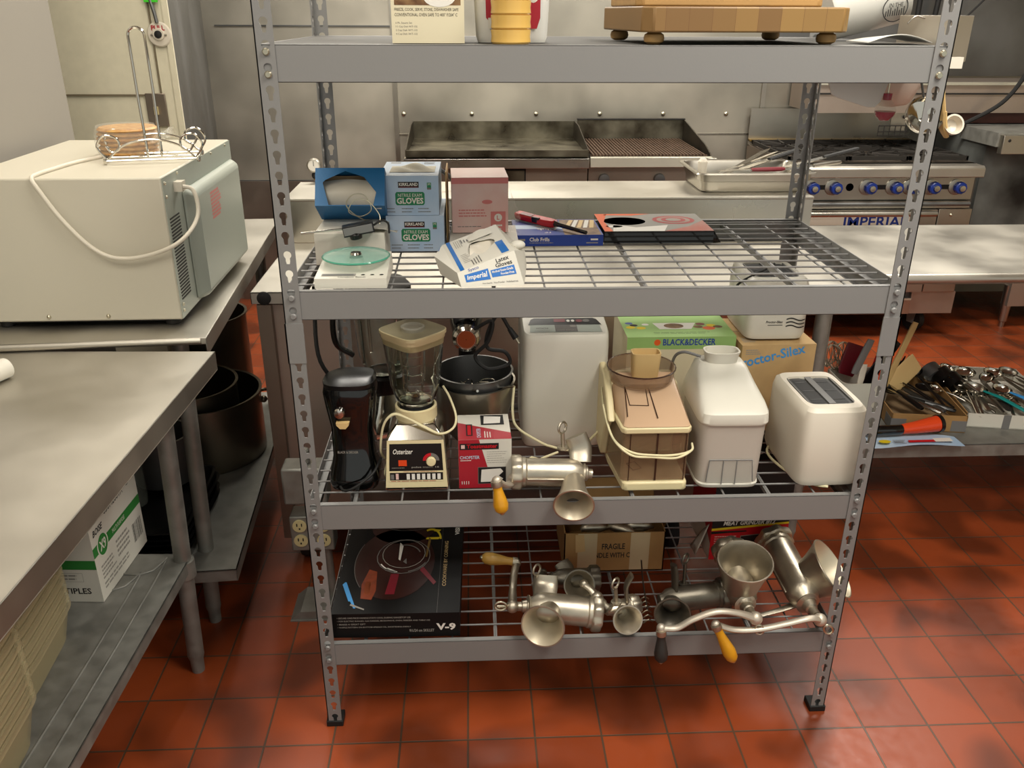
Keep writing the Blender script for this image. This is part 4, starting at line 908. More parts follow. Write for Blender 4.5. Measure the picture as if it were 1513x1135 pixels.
for i in range(4):
    G = thing('yellow_cup', ['lowest yellow ceramic cup of the stack on top shelf', 'second yellow ceramic cup up from the top shelf board', 'third yellow ceramic cup up, below the topmost visible cup', 'topmost visible yellow ceramic cup at the picture edge'][i], 'cup', (-0.171, 0.050, z1+i*.0235), group='yellow cups stacked on the top shelf')
    MB().lathe([(.001, 0), (.033, 0), (.0355, .003), (.0345, .012), (.0355, .021), (.0355, .0232), (.001, .0232)], 'yellow_cup', cap0=False, cap1=False, seg=32).build('cup_body', G)
def board(name, lab, x, y, z, w, d, h, rz, mt, chamfer, feet):
    G = thing(name, lab, 'cutting board', (x, y, z), rz=rz); c = chamfer; f = .020 if feet else 0
    m = MB(); m.prism([(c, 0), (w-c, 0), (w, c), (w, d-c), (w-c, d), (c, d), (0, d-c), (0, c)], f, f+h, mt); m.build('board', G, bevel=.003)
    if feet:
        for px, py in ((.03, .035), (w-.03, .035), (.03, d-.035), (w-.03, d-.035)): MB().lathe([(.010, 0), (.017, .004), (.0185, .010), (.017, .016), (.010, .0205)], 'board_plain', T(px, py, 0), seg=20).build('foot', G)
    return G
board('butcher_block', 'thick end-grain butcher block on four round wooden feet on top shelf', .058, .012, z1, .385, .32, .042, 5, 'board_blocks', .018, True)
board('wooden_board', 'pale rounded wooden board lying on top of the butcher block', .055, .075, z1+.0625, .35, .24, .022, 3, 'board_plain', .012, False)
G = thing('measuring_bucket', 'cloudy white measuring bucket lying tilted behind the butcher block', 'bucket', (0.56, 0.33, z1))
M = T(-.06, 0, .052) @ RY(72)
m = MB(); m.lathe([(.001, 0), (.052, 0), (.056, .006), (.066, .145), (.069, .150), (.066, .152), (.062, .146), (.052, .008), (.001, .006)], 'translucent_white', M, 40, False, False); b = m.build('bucket', G)
m = MB(); m.face((.012, -.0635, .055), (1, 0, .12), (0, .0, 1))
for i in range(24):
    a0, a1 = 2*pi*i/24, 2*pi*(i+1)/24; m.poly([(.045+.026*math.cos(a0), .002+.026*math.sin(a0)), (.045+.026*math.cos(a1), .002+.026*math.sin(a1)), (.045+.024*math.cos(a1), .002+.024*math.sin(a1)), (.045+.024*math.cos(a0), .002+.024*math.sin(a0))], 'print_black', 1)
m.text('IN THE', .032, .004, .060, .012, 'print_black', 1)
for i in range(9): m.rect(.026+i*.0045, -.012, .028+i*.0045, -.002+.003*(i % 3), 'print_black', 1)
m.build('emblem', b)
G = thing('curved_plastic_lid', 'thin curved clear plastic lid lying at right front of top shelf', 'lid', (0.555, 0.12, z1))
MB().grid(lambda u, v: (-.07+.12*u, -.05+.10*v, .003+.014*math.sin(pi*u)*(1-.5*v)), 14, 6, 'translucent_white').build('lid', G, solid=.0015)
G = thing('steel_box_pan', 'square steel pan hooked outside the top right end of rack', 'pan', (0.672, 0.20, 1.500), rz=38)
m = MB(); w_ = .05
m.box(-w_, w_, -w_, -w_+.0015, 0, .085, 'steel_top').box(-w_, w_, w_-.0015, w_, 0, .085, 'steel_top').box(-w_, -w_+.0015, -w_, w_, 0, .085, 'steel_top').box(w_-.0015, w_, -w_, w_, 0, .085, 'steel_top').box(-w_, w_, -w_, w_, 0, .0015, 'steel_top'); m.build('pan', G, bevel=.002)
MB().tube([(-.05, .0, .08), (-.065, .012, .083), (-.075, .02, .07)], .0015, 'steel', sm=4).build('hook', G)

# things hanging below the top shelf at its right end
G = thing('plastic_sheet', 'cloudy white rounded plastic sheet hanging under right end of top shelf', 'plastic sheet', (0.505, 0.10, 1.424))
MB().loft([[(x*1.0+.0, y_, z_) for x, z_ in pts] for y_, pts in ((0, [(-.075, .052), (-.062, .022), (-.05, .016), (.012, -.002), (.026, -.002), (.036, .008), (.062, .098), (-.07, .098)]), (.003, [(-.075, .052), (-.062, .022), (-.05, .016), (.012, -.002), (.026, -.002), (.036, .008), (.062, .098), (-.07, .098)]))], 'translucent_white').build('lid', G, bevel=.001)
G = thing('hanging_tub', 'pinkish translucent tub hanging under top shelf beside the red bulb', 'tub', (0.612, 0.20, 1.418))
MB().loft([ring(0, 0, 0, .045, .06, 4), ring(0, 0, .004, .055, .07, 4), ring(0, 0, .055, .115, .11, 4), ring(-.01, 0, .056, .10, .10, 4), ring(0, 0, .006, .045, .06, 4)], 'translucent_pink', T(.0, 0, 0) @ RY(-8)).build('tub', G)
MB().tube([(-.03, 0, .055), (-.03, 0, .085), (.0, 0, .104)], .002, 'zinc').build('hook', G)
G = thing('glass_bulb_timer', 'small glass bulb half full of red liquid hanging under top shelf', 'bulb', (0.553, 0.10, 1.402))
MB().lathe([(.001, -.006), (.010, -.004), (.0185, .006), (.020, .015), (.016, .026), (.009, .034), (.008, .042), (.009, .044)], 'glass_thin', cap0=False, seg=24).build('bulb', G)
MB().lathe([(.001, -.005), (.0095, -.003), (.0175, .006), (.019, .013), (.001, .0135)], 'red_liquid', cap0=False, cap1=False, seg=24).lathe([(.0075, .034), (.0085, .046), (.001, .047)], 'red_liquid').build('liquid', G)
MB().tube([(0, 0, .045), (0, 0, .08), (0, 0, .122)], .0015, 'zinc').build('hanger', G)
G = thing('steel_ladle_cup', 'round polished steel cup hanging behind the right front post', 'measuring cup', (0.634, 0.10, 1.410))
M = RX(62) @ RZ(0)
MB().lathe([(.001, -.030), (.026, -.028), (.034, -.015), (.037, 0), (.035, 0), (.031, -.014), (.001, -.027)], 'chrome', M, 32, False, False).build('cup', G)
MB().tube([(-.01, 0, .030), (-.018, .005, .06), (-.022, .012, .118)], .0035, 'steel_dark', flat=.5).build('handle', G)
G = thing('wooden_scoop', 'pale wooden scoop hanging outside the right front post', 'scoop', (0.664, 0.10, 1.385))
MB().tube([(.004, 0, .025), (-.008, 0, .08), (-.010, 0, .125)], [.008, .0065, .0075], 'wood_spoon', sm=6, flat=.6).box(-.012, .020, -.006, .006, .108, .128, 'white_warm').build('handle', G)
MB().lathe([(.001, -.012), (.012, -.010), (.019, 0), (.0195, .010), (.016, .010), (.012, -.004), (.001, -.008)], 'white_ceramic', T(.026, 0, .004) @ RX(70), 24, False, False).tube([(.004, 0, .03), (.010, 0, .0), (.02, 0, -.018)], [.010, .013, .008], 'wood_spoon', sm=4, flat=.5).build('bowl', G)

# ================================================================== SHELF 2
z2 = 1.0938
G = thing('white_lidded_box', 'plain white box with torn flap holding up the open blue box', 'box', (-0.500, 0.262, z2))
m = MB(); m.box(-.075, .072, -.070, .07, 0, .068, 'paper_white'); m.build('carton', G, bevel=.001)
MB().grid(lambda u, v: (.02+.075*u, -.068+.05*v, .069+.008*math.sin(3*u+2*v)), 6, 4, 'paper_white').build('flap', G, solid=.001)
G = thing('blue_tissue_box', 'blue box torn open showing cream tissue, tilted on the white box', 'tissue box', (-0.505, 0.290, z2+.0905), rot=RX(-32))
m = MB(); W, D, H = .148, .085, .085; m.box(-W/2, W/2, -D/2, D/2, 0, H, 'blue_box', skip='f')
fr = [(-W/2, 0), (W/2, 0), (W/2, H), (-W/2, H)]; ho = [(-.045, .002), (.050, .002), (.056, .030), (.030, .064), (-.010, .078), (-.052, .058), (-.058, .052)]
O8 = [(-W/2, 0), (W/2, 0), (W/2, .03), (W/2, H), (-.005, H), (-W/2, H), (-W/2, .045)]
m.add([(x, -D/2, z) for x, z in O8]+[(x, -D/2, z) for x, z in ho], [(i, (i+1) % 7, 7+(i+1) % 7, 7+i) for i in range(7)], 'blue_box')
b = m.build('carton', G)
m = MB(); m.grid(lambda u, v: (-.066+.132*u, -.018+.010*math.sin(2.5*u+1)-.020*math.sin(pi*v*.8+.3), .002+.062*v+.006*math.sin(4*u)), 12, 10, 'white_warm'); m.box(-.06, .06, -.01, -.008, .002, .08, 'carton_inner'); m.build('tissue', G)
G = thing('probe_thermometer', 'small probe thermometer unit with wire loops lying on white box edge', 'thermometer', (-0.478, 0.178, z2+.0705), rot=RZ(8) @ RY(-9))
m = MB(); m.box(-.032, .032, -.012, .012, 0, .022, 'black_plastic'); m.box(-.031, .029, -.0135, -.0119, .003, .019, 'tape_grey'); m.lathe([(.012, 0), (.014, .01), (.001, .02)], 'black_plastic', T(-.008, -.004, -.008) @ RX(0)); m.build('display_unit', G, bevel=.002)
MB().cyl((-.032, 0, .016), (-.115, -.01, .026), .0022, 'chrome').build('probe', G)
m = MB(); m.tube([(.030, .01, .014), (.0, .02, .035), (-.014, .02, .06), (.004, .015, .078), (.028, .02, .07), (.034, .02, .04), (.01, .022, .03), (-.012, .02, .045), (.005, .018, .066), (.03, .02, .06), (.048, .01, .03), (.045, 0, .012)], .0011, 'zinc', sm=8, seg=6); m.tube([(.032, 0, .012), (.05, .0, .018), (.062, .0, .010), (.060, -.005, -.01)], .0022, 'black_rubber', sm=4); m.build('wire', G)
G = thing('kitchen_scale', 'flat silver digital kitchen scale with round green glass plate', 'kitchen scale', (-0.4785, 0.098, z2), rz=0)
m = MB(); m.loft([[(x, y, z) for x, y, z in q] for q in ([(-.072, -.075, 0), (.067, -.075, 0), (.067, .075, 0), (-.072, .075, 0)], [(-.072, -.075, .020), (.067, -.075, .020), (.065, .075, .034), (-.070, .075, .034)])], 'white_plastic')
sl = (0, 150, 14); m.face((-.072, -.0745, .0205), (1, 0, 0), sl); m.rect(.012, .012, .078, .024, 'print_faint', 1); m.rect(.014, .014, .074, .022, 'tape_grey', 2)
for i in range(3): m.disc(.092+i*.018, .018, .004, .0028, 'print_black', 1)
m.text('Hamilton Beach', .045, .004, .098, .009, 'print_grey', 1, .02); m.build('body', G, bevel=.003)
MB().lathe([(.016, .026), (.014, .040)], 'zinc', T(0, .01, 0)).lathe([(.012, .046), (.010, .050), (.001, .051)], 'chrome', T(0, .01, 0)).build('plate_support', G)
MB().lathe([(.001, .040), (.066, .040), (.0675, .0425), (.066, .045), (.001, .045)], 'glass_green', T(0, .01, 0), 48, False, False).lathe([(.0665, .0402), (.0685, .0425), (.0665, .0448)], 'glass_edge', T(0, .01, 0), 48, False, False).build('glass_plate', G)
def glove_box(lab, x, y, z, top):
    G = thing('glove_box', lab, 'glove box', (x, y, z)); W, D, H = .128, .19, (.086 if top else .080)
    m = MB(); m.box(-W/2, W/2, -D/2, D/2, 0, H, 'blue_light'); m.face((-W/2, -D/2, 0), (1, 0, 0), (0, 0, 1))
    m.rect(.040, H-.026, .085, H-.013, 'print_black'); m.text('KIRKLAND', .042, H-.022, .083, H-.015, 'print_white', 2, .03); m.rect(.042, H-.0245, .083, H-.0238, 'red_print', 2)
    m.poly([(.033, .026), (.036, .022), (.094, .022), (.097, .026), (.097, .047), (.094, .051), (.036, .051), (.033, .047)], 'green_print'); m.text('NITRILE EXAM', .039, .0405, .091, .0475, 'print_white'); m.text('GLOVES', .036, .025, .094, .0385, 'print_white', 2, .03)
    m.rect(.103, H-.026, .112, H-.015, 'green_print'); m.text('M', .105, H-.021, .110, H-.016, 'print_white'); m.rect(.103, H-.030, .112, H-.026, 'print_grey')
    for i in range(3): m.lines(.010+i*.036, .004, .038+i*.036, .018, 2, 'print_grey', 1, .25)
    if top:
        m.face((-W/2, -D/2, H), (1, 0, 0), (0, 1, 0)); m.lines(.09, .15, .12, .18, 4, 'print_grey', 1); m.rect(.012, .165, .035, .18, 'print_faint'); m.rect(.105, .05, .118, .06, 'red_dark')
    m.build('carton', G)
    if top: MB().grid(lambda u, v: (-.045+.10*u, -.055+.08*v, H+.001+.014*abs(math.sin(5*u+3*v))*math.sin(pi*u)*math.sin(pi*v)), 20, 10, 'paper_cream').build('glove', G)
    return G
glove_box('lower blue nitrile glove carton with KIRKLAND lettering, under another', -0.371, 0.398, z2, False)
glove_box('upper blue nitrile glove carton with glove poking out of its top', -0.381, 0.402, z2+.0805, True)
G = thing('pink_glove_box', 'pink glossy carton marked with large letter L, beside glove cartons', 'glove box', (-0.228, 0.425, z2+.028), rz=2)
W, D, H = .128, .13, .125
m = MB(); m.box(-W/2, W/2, -D/2, D/2, 0, H, 'pink_box'); m.face((-W/2, -D/2, 0), (1, 0, 0), (0, 0, 1)); m.rect(0, H-.014, W, H-.001, 'pink_deep'); m.rect(.088, .0, .122, .048, 'pink_deep'); m.disc(.105, .034, .009, .009, 'print_white', 2); m.text('L', .102, .029, .108, .039, 'pink_deep', 3, .03)
m.lines(.015, .035, .08, .055, 3, 'pink_deep', 1, .4); m.lines(.012, .012, .082, .016, 1, 'print_grey', 1, .4); m.disc(.08, .07, .012, .005, 'pink_deep', 1); m.lines(.092, .004, .118, .020, 2, 'print_white', 2, .5); m.build('carton', G)
MB().grid(lambda u, v: (.064+.022*v+.006*math.sin(7*u), -.064+.01*math.sin(5*v), .0+.11*(1-u)*(1-.6*v)), 10, 5, 'plastic_film').build('torn_film', G)
G = thing('support_carton', 'plain grey-white carton under the pink carton, behind crushed glove box', 'box', (-0.215, 0.36, z2), rz=0)
m = MB(); m.box(-.08, .073, -.075, .08, 0, .026, 'paper_white'); m.face((-.08, -.075, 0), (1, 0, 0), (0, 0, 1)); m.text('Y', .135, .008, .145, .018, 'print_black'); m.build('carton', G)
G = thing('cardboard_sheet', 'thin brown cardboard sheet standing between glove cartons and pink carton', 'cardboard', (-0.302, 0.42, z2))
MB().box(-.0015, .0015, -.06, .07, 0, .165, 'carton_pale').build('sheet', G)
# crushed latex glove carton
G = thing('crushed_glove_box', 'crushed white and blue latex glove carton with torn round opening', 'glove box', (-0.215, 0.11, z2))
A = [(-.052, -.086, 0), (.072, -.072, 0), (.085, .07, 0), (-.075, .085, 0)]; Bt = [(-.060, -.074, .026), (.053, -.0434, .062), (.020, .112, .078), (-.093, .0814, .042)]
bl = (-.108, .015, .036); br = (.078, .02, .045)
m = MB(); V = A+Bt+[bl, br, (-.095, -.01, .005)]
m.add(V, [(0, 3, 2, 1), (0, 1, 5, 4), (1, 2, 9, 5), (2, 6, 9), (5, 9, 6), (2, 3, 7, 6), (3, 10, 8, 7), (0, 4, 8, 10), (4, 7, 8), (0, 10, 3)], 'paper_white')
# top with hole
def lerp(a, b, t): return tuple(a[i]+(b[i]-a[i])*t for i in range(3))
def top(u, v):
    p = lerp(lerp(Bt[0], Bt[1], u), lerp(Bt[3], Bt[2], u), v); return p
N = 24; inner = []; outer = []
for i in range(N):
    a = 2*pi*i/N; c, s = math.cos(a), math.sin(a); rr_ = 1+.18*math.sin(3*a+1)
    inner.append(top(.58+.21*c*rr_, .50+.20*s*rr_)); k = min((.42 if c > 0 else .58)/max(abs(c), 1e-6), .5/max(abs(s), 1e-6)); outer.append(top(.58+k*c, .5+k*s))
for q in ((0, 0), (1, 0), (1, 1), (0, 1)):
    j = min(range(N), key=lambda i: (Vector(outer[i])-Vector(top(*q))).length); outer[j] = top(*q)
m.add(inner+outer, [(i, (i+1) % N, N+(i+1) % N, N+i) for i in range(N)], 'paper_white')
# front print
f0, f1, f3 = Vector(A[0]), Vector(A[1]), Vector(Bt[0]); 
def fq(u0, v0, u1, v1, mt, l=1, txt=None, bold=0, it=0):
    nrm = (f1-f0).cross(f3-f0).normalized()*.0004*l
    def P(u, v): 
        a = Vector(lerp(A[0], Bt[0], v)); b = Vector(lerp(A[1], Bt[1], v)); return a.lerp(b, u)+nrm
    if txt is None: m.add([P(u0, v0), P(u1, v0), P(u1, v1), P(u0, v1)], [(0, 1, 2, 3)], mt)
    else:
        vs, fs = text_geo(txt, bold, it); m.add([P(u0+(u1-u0)*x, v0+(v1-v0)*y) for x, y in vs], fs, mt)
fq(.10, .28, .50, .72, 'blue_print'); fq(.13, .34, .47, .64, 'print_white', 2, 'Imperial', .02, .2); fq(.18, .78, .36, .97, 'blue_navy', 1, 'Sysco', .01)
fq(.53, .34, .93, .62, 'blue_print'); fq(.55, .50, .90, .58, 'print_white', 2, 'Medical Exam-Grade', .02); fq(.68, .38, .90, .46, 'print_white', 2, 'Powder-Free', .02)
fq(.66, .82, .88, .96, 'print_black', 1, 'Latex', .02); fq(.63, .66, .91, .80, 'print_black', 1, 'Gloves', .02); fq(.35, .10, .92, .17, 'print_grey', 1, 'Non-Sterile   Non-Powder   Ambidextrous')
def tq(u0, v0, u1, v1, mt, l=1):
    m.add([Vector(top(u, v))+Vector((0, 0, .0005*l)) for u, v in ((u0, v0), (u1, v0), (u1, v1), (u0, v1))], [(0, 1, 2, 3)], mt)
tq(.06, 0, .13, 1, 'blue_print'); tq(.80, .05, .93, .45, 'blue_print'); tq(.62, .80, .80, .98, 'blue_print')
for i in range(4): tq(.18+.035*i, .70, .19+.035*i, .95, 'print_faint'); tq(.30+.045*i, .04, .318+.045*i, .20+.02*i, 'print_grey')
for i in range(6): tq(.18, .18+.05*i, .32-.02*(i%3), .195+.05*i, 'print_faint')
for i in range(3): tq(.30+.05*i, .80, .325+.05*i, .93-.03*i, 'print_grey')
m.add([Vector(p)+Vector((-.0006, -.0006, .0004)) for p in ((-.0995, .04, .040), (-.0965, .065, .041), (-.085, .080, .018), (-.089, .055, .018))], [(0, 1, 2, 3)], 'blue_print')
m.build('carton', G)
MB().grid(lambda u, v: (-.035+.09*u, -.02+.075*v, .036+.02*v+.010*math.sin(5*u+2)*math.sin(4*v)), 12, 10, 'white_warm').build('gloves_inside', G)
MB().grid(lambda u, v: tuple(Vector(top(.42+.42*u, .72+.14*v))+Vector((0, 0, .004+.008*v*math.sin(pi*u)))), 10, 3, 'paper_white').build('torn_flap', G)
MB().sphere((.062, .0, .062), .012, 'paper_white', sc=(1.3, .9, .8)).build('crumpled_corner', G)
# club frills box, lighter, knife box
G = thing('frill_toothpick_box', 'flat blue carton lettered Club Frills with sandwich picture on top', 'box', (-0.0455, 0.42, z2))
W, D, H = .204, .16, .0255
m = MB(); m.box(-W/2, W/2, -D/2, D/2, 0, H, 'blue_navy'); m.face((-W/2, -D/2, 0), (1, 0, 0), (0, 0, 1)); m.text('Club Frills', .034, .011, .080, .020, 'print_white', 1, .02); m.lines(.034, .006, .09, .009, 1, 'print_faint', 1); m.rect(.008, .012, .024, .017, 'print_faint'); m.rect(.010, .006, .022, .009, 'print_faint'); m.rect(.175, .013, .192, .017, 'print_white'); m.rect(.165, .006, .192, .0085, 'print_faint')
m.face((-W/2, -D/2, H), (1, 0, 0), (0, 1, 0)); m.rect(.115, .002, .200, .155, 'photo_food'); 
for i in range(5): m.poly([(.12+i*.015, .07), (.13+i*.015, .07), (.15+i*.013, .15), (.14+i*.013, .15)], 'print_white' if i % 2 else 'tan_plastic', 2)
m.rect(.0, .06, .115, .10, 'blue_light', 1); m.text('Club', .055, .045, .100, .066, 'print_white', 3, .02, 0, True); m.text('Frills', .055, .070, .105, .090, 'print_white', 3, .02, 0, True); m.text('FP', .07, .018, .085, .03, 'print_white', 2, 0, 0, True); m.build('carton', G)
G = thing('utility_lighter', 'red utility lighter with long black barrel lying on blue carton', 'lighter', (-0.128, 0.50, z2+.0275), rot=RZ(-50) @ RX(8))
m = MB(); m.loft([[(x, y+dy, z+.009) for y, z in ((-w1, -.008), (w1, -.008), (w1, .008), (-w1, .008))] for x, w1, dy in ((-.012, .010, .004), (.0, .013, .002), (.05, .012, 0), (.10, .013, 0), (.125, .010, 0))], 'red_bright'); m.build('body', G, bevel=.004)
MB().box(.055, .082, -.0125, -.006, .004, .019, 'black_plastic').build('trigger', G, bevel=.002); MB().box(.01, .05, -.009, .006, .0172, .0178, 'red_dark').build('printed_band', G)
MB().tube([(.12, 0, .009), (.14, 0, .009), (.225, -.002, .007)], [.008, .005, .0045], 'black_gloss', seg=10).build('barrel', G)
G = thing('knife_set_box', 'black and red glossy carton with oval window, rightmost on wire shelf', 'box', (0.190, 0.45, z2))
W, D, H = .256, .185, .029
m = MB(); m.box(-W/2, W/2, -D/2, D/2, 0, H, 'black_gloss', skip='t')
m.face((-W/2, -D/2, H), (1, 0, 0), (0, 1, 0)); N = 28; cx, cy, rx, ry = .062, .105, .052, .042; inn = []; out = []
for i in range(N):
    a = 2*pi*i/N; c, s = math.cos(a), math.sin(a); inn.append((cx+rx*c, cy+ry*s, 0)); k = min(((W-cx) if c > 0 else cx)/max(abs(c), 1e-6), ((D-cy) if s > 0 else cy)/max(abs(s), 1e-6)); out.append((cx+k*c, cy+k*s, 0))
for q in ((0, 0, 0), (W, 0, 0), (W, D, 0), (0, D, 0)):
    j = min(range(N), key=lambda i: (Vector(out[i])-Vector(q)).length); out[j] = q
m.add(inn+out, [(i, (i+1) % N, N+(i+1) % N, N+i) for i in range(N)], 'print_faint', m.fr)
m.poly([(0, 0), (.02, 0), (.012, .10), (.03, D), (0, D)], 'orange_print', 1); m.poly([(.03, D), (.02, .17), (.09, .165), (.14, D)], 'orange_print', 1)
for i in range(4):
    q = .052-.011*i; m.disc(.185, .115, q, q*.85, 'red_print' if i % 2 == 0 else 'photo_red', 1+i)
m.poly([(.14, .0), (W, 0), (W, .11), (.21, .05)], 'photo_red', 1); m.poly([(.02, .0), (.14, .0), (.16, .06), (.08, .04), (.03, .07)], 'print_white', 1); m.disc(.03, .05, .02, .012, 'print_white', 1)
m.build('carton', G)
MB().sphere((-.062, .01, .008), .02, 'black_gloss', sc=(2.2, 1.2, .6)).build('handle_inside', G)
MB().add([(W/2, -D/2, 0), (W/2+.02, -D/2+.005, -.0), (W/2, -D/2+.0, H)], [(0, 1, 2)], 'black_plastic').build('end_flap', G, solid=.001)

# ================================================================== SHELF 3
z3 = 0.6170
G = thing('electric_can_opener', 'tall glossy black can opener wrapped in clear bag at shelf left', 'can opener', (-0.513, 0.125, z3), rz=-2)
m = MB(); m.loft([ring(0, 0, 0, .105, .12, 4), ring(0, 0, .012, .112, .125, 4), ring(0, .0, .03, .108, .12, 4), ring(0, .005, .07, .092, .10, 4), ring(0, .005, .14, .092, .095, 4), ring(0, 0, .19, .105, .10, 4), ring(0, 0, .225, .113, .105, 4), ring(0, 0, .236, .108, .10, 4)], 'black_gloss'); b = m.build('body', G)
MB().loft([ring(0, -.0, .234, .11, .10, 3), ring(0, -.0, .246, .112, .10, 3), ring(.005, .01, .252, .09, .07, 3)], 'black_plastic').build('lever', G)
MB().lathe([(.011, 0), (.012, .004), (.010, .008), (.001, .009)], 'chrome', T(-.018, -.050, .185) @ RX(90)).build('cutting_wheel', G)
MB().prism([(-.014, 0), (.014, 0), (.013, -.006), (.006, -.014), (-.006, -.014), (-.013, -.006)], 0, .012, 'tan_plastic', T(-.012, -.047, .165) @ RX(90)).build('magnet_guide', G)
m = MB(); m.face((-.030, -.0455, .085), (1, 0, 0), (0, 0, 1)); m.text('BLACK & DECKER', 0, 0, .045, .006, 'print_faint', 1, .02); m.build('printed_name', b)
m = MB(); m.tube([(-.040, .06, .20), (-.075, .05, .28), (-.082, .10, .42)], .0045, 'black_rubber', sm=6); m.tube([(-.05, .05, .03), (-.02, -.075, .010), (.04, -.068, .04), (.06, -.02, .06)], .003, 'black_rubber', sm=6); m.build('power_cord', G)
# rear blender
G = thing('rear_blender', 'second blender with clear ribbed jar and chrome base behind front one', 'blender', (-0.470, 0.40, z3), rz=20)
m = MB(); m.loft([ring(0, 0, 0, .16, .16, 6), ring(0, 0, .02, .16, .16, 6), ring(0, 0, .06, .12, .12, 4), ring(0, 0, .10, .10, .10, 3)], 'chrome'); m.build('base', G)
MB().lathe([(.050, .10), (.052, .14), (.046, .145)], 'black_plastic').build('collar', G)
m = MB(); m.loft([ring(0, 0, .145, .085, .085, 2.3), ring(0, 0, .19, .115, .115, 3), ring(0, 0, .36, .135, .135, 4), ring(0, 0, .36, .128, .128, 4), ring(0, 0, .19, .108, .108, 3), ring(0, 0, .15, .08, .08, 2.3)], 'glass_clear'); 
for a in (20, 110, 200, 290): m.tube([(.055*math.cos(R(a)), .055*math.sin(R(a)), .18), (.064*math.cos(R(a)), .064*math.sin(R(a)), .36)], .004, 'glass_clear', seg=6)
m.build('jar', G)
MB().loft([ring(0, 0, .36, .14, .14, 4), ring(0, 0, .375, .14, .14, 4)], 'black_plastic').build('lid', G)
MB().tube([(-.066, 0, .34), (-.11, 0, .33), (-.115, 0, .24), (-.075, 0, .20)], .010, 'black_plastic', sm=6, flat=.7).build('handle', G)
# osterizer blender
G = thing('chrome_blender', 'vintage cream and chrome blender with square glass jar and push buttons', 'blender', (-0.374, 0.135, z3), rz=0)
m = MB(); m.loft([[(-.070, -.075, .0), (.070, -.075, 0), (.070, .07, 0), (-.070, .07, 0)], [(-.070, -.076, .018), (.070, -.076, .018), (.070, .07, .018), (-.070, .07, .018)], [(-.062, -.068, .122), (.062, -.068, .122), (.062, .06, .122), (-.062, .06, .122)], [(-.055, -.058, .134), (.055, -.058, .134), (.055, .055, .134), (-.055, .055, .134)], [(-.042, -.044, .150), (.042, -.044, .150), (.042, .044, .150), (-.042, .044, .150)]], 'chrome'); m.build('base', G, bevel=.004)
m = MB(); y0 = -.0765; m.face((-.068, y0-.001, .010), (1, 0, 0), (0, .0085, .105)); s_ = 1
m.poly([(.0, 0), (.136, 0), (.129, .112), (.007, .112)], 'cream_plastic', 2); m.poly([(.008, .014), (.128, .014), (.124, .104), (.012, .104)], 'black_plastic', 3); 
m.poly([(.008, .014), (.128, .014), (.1275, .040), (.0085, .040)], 'cream_plastic', 4); m.rect(.010, .018, .126, .036, 'black_plastic', 5)
for i in range(7): m.rect(.0465+i*.0112, .0195, .0535+i*.0112, .0330, 'print_white', 6)
m.rect(.012, .020, .019, .032, 'print_grey', 6); m.rect(.023, .020, .029, .034, 'pink_box', 6); m.lines(.012, .0145, .12, .0172, 1, 'red_print', 6, .4); m.lines(.04, .0375, .125, .0395, 1, 'red_print', 6, .4)
m.rect(.030, .052, .048, .066, 'orange_plastic', 6); m.text('Osterizer', .019, .080, .062, .092, 'print_white', 6, .015, .3); m.text('pulse matic 16', .058, .046, .118, .051, 'print_faint', 6, .02); m.lines(.015, .046, .052, .049, 1, 'print_faint', 6, .4)
for i in range(16):
    a0, a1 = R(180-i*11.25), R(180-(i+1)*11.25); m.poly([(.101+q*math.cos(a), .064+q*math.sin(a)) for q, a in ((.011, a0), (.018, a0), (.018, a1), (.011, a1))], 'red_bright' if i < 8 else 'print_grey', 6)
fp = m.build('control_panel', G)
fw = Vector((0, -.105, .0085)).normalized()
MB().lathe([(.0105, 0), (.0105, .006), (.009, .008), (.001, .0085)], 'cream_plastic', fz((.033, -.0735, .073), fw), 20).build('dial_knob', G)
MB().lathe([(.001, .146), (.040, .146), (.046, .150), (.046, .176), (.041, .178), (.038, .165), (.001, .160)], 'cream_plastic', None, 36, False, False).build('collar', G)
MB().lathe([(.001, .166), (.033, .166), (.036, .172), (.034, .182), (.001, .184)], 'black_rubber', None, 28, False, False).build('coupling', G)
m = MB(); q45 = 45
m.loft([ring(0, 0, .184, .074, .074, 2.1, 48, q45), ring(0, 0, .198, .086, .086, 2.3, 48, q45), ring(0, 0, .225, .096, .096, 3, 48, q45), ring(0, 0, .335, .110, .110, 4.5, 48, q45),
        ring(0, 0, .335, .104, .104, 4.5, 48, q45), ring(0, 0, .226, .090, .090, 3, 48, q45), ring(0, 0, .200, .080, .080, 2.3, 48, q45), ring(0, 0, .190, .068, .068, 2.1, 48, q45)], 'glass_clear')
for a in range(0, 360, 45):
    c, s = math.cos(R(a+22)), math.sin(R(a+22)); m.tube([(.046*c, .046*s, .215), (.052*c, .052*s, .33)], .0022, 'glass_clear', seg=6)
for z in (.23, .25, .27, .29, .31): m.tube([(.010*t_, -.064+.0055*abs(t_)+.0003, z) for t_ in (-2, -1, 0, 1, 2)], .0009, 'glass', seg=5)
jar = m.build('glass_jar', G)
MB().lathe([(.001, .190), (.010, .192), (.012, .198), (.001, .205)], 'chrome').box(-.02, .02, -.003, .003, .198, .2, 'chrome').build('blade', jar)
m = MB(); m.loft([ring(0, 0, .322, .105, .105, 4.5, 48, q45), ring(0, 0, .334, .109, .109, 4.5, 48, q45), ring(0, 0, .336, .112, .112, 4.5, 48, q45), ring(0, 0, .342, .113, .113, 4.5, 48, q45), ring(0, 0, .346, .118, .118, 4.5, 48, q45), ring(0, 0, .352, .118, .118, 4.5, 48, q45), ring(0, 0, .353, .114, .114, 4.5, 48, q45)], 'cream_plastic', cap1=False).loft([ring(0, 0, .353, .114, .114, 4.5, 48, q45), ring(0, 0, .351, .06, .06, 2.1, 48, q45)], 'lid_beige', cap0=False); ld = m.build('lid', G)
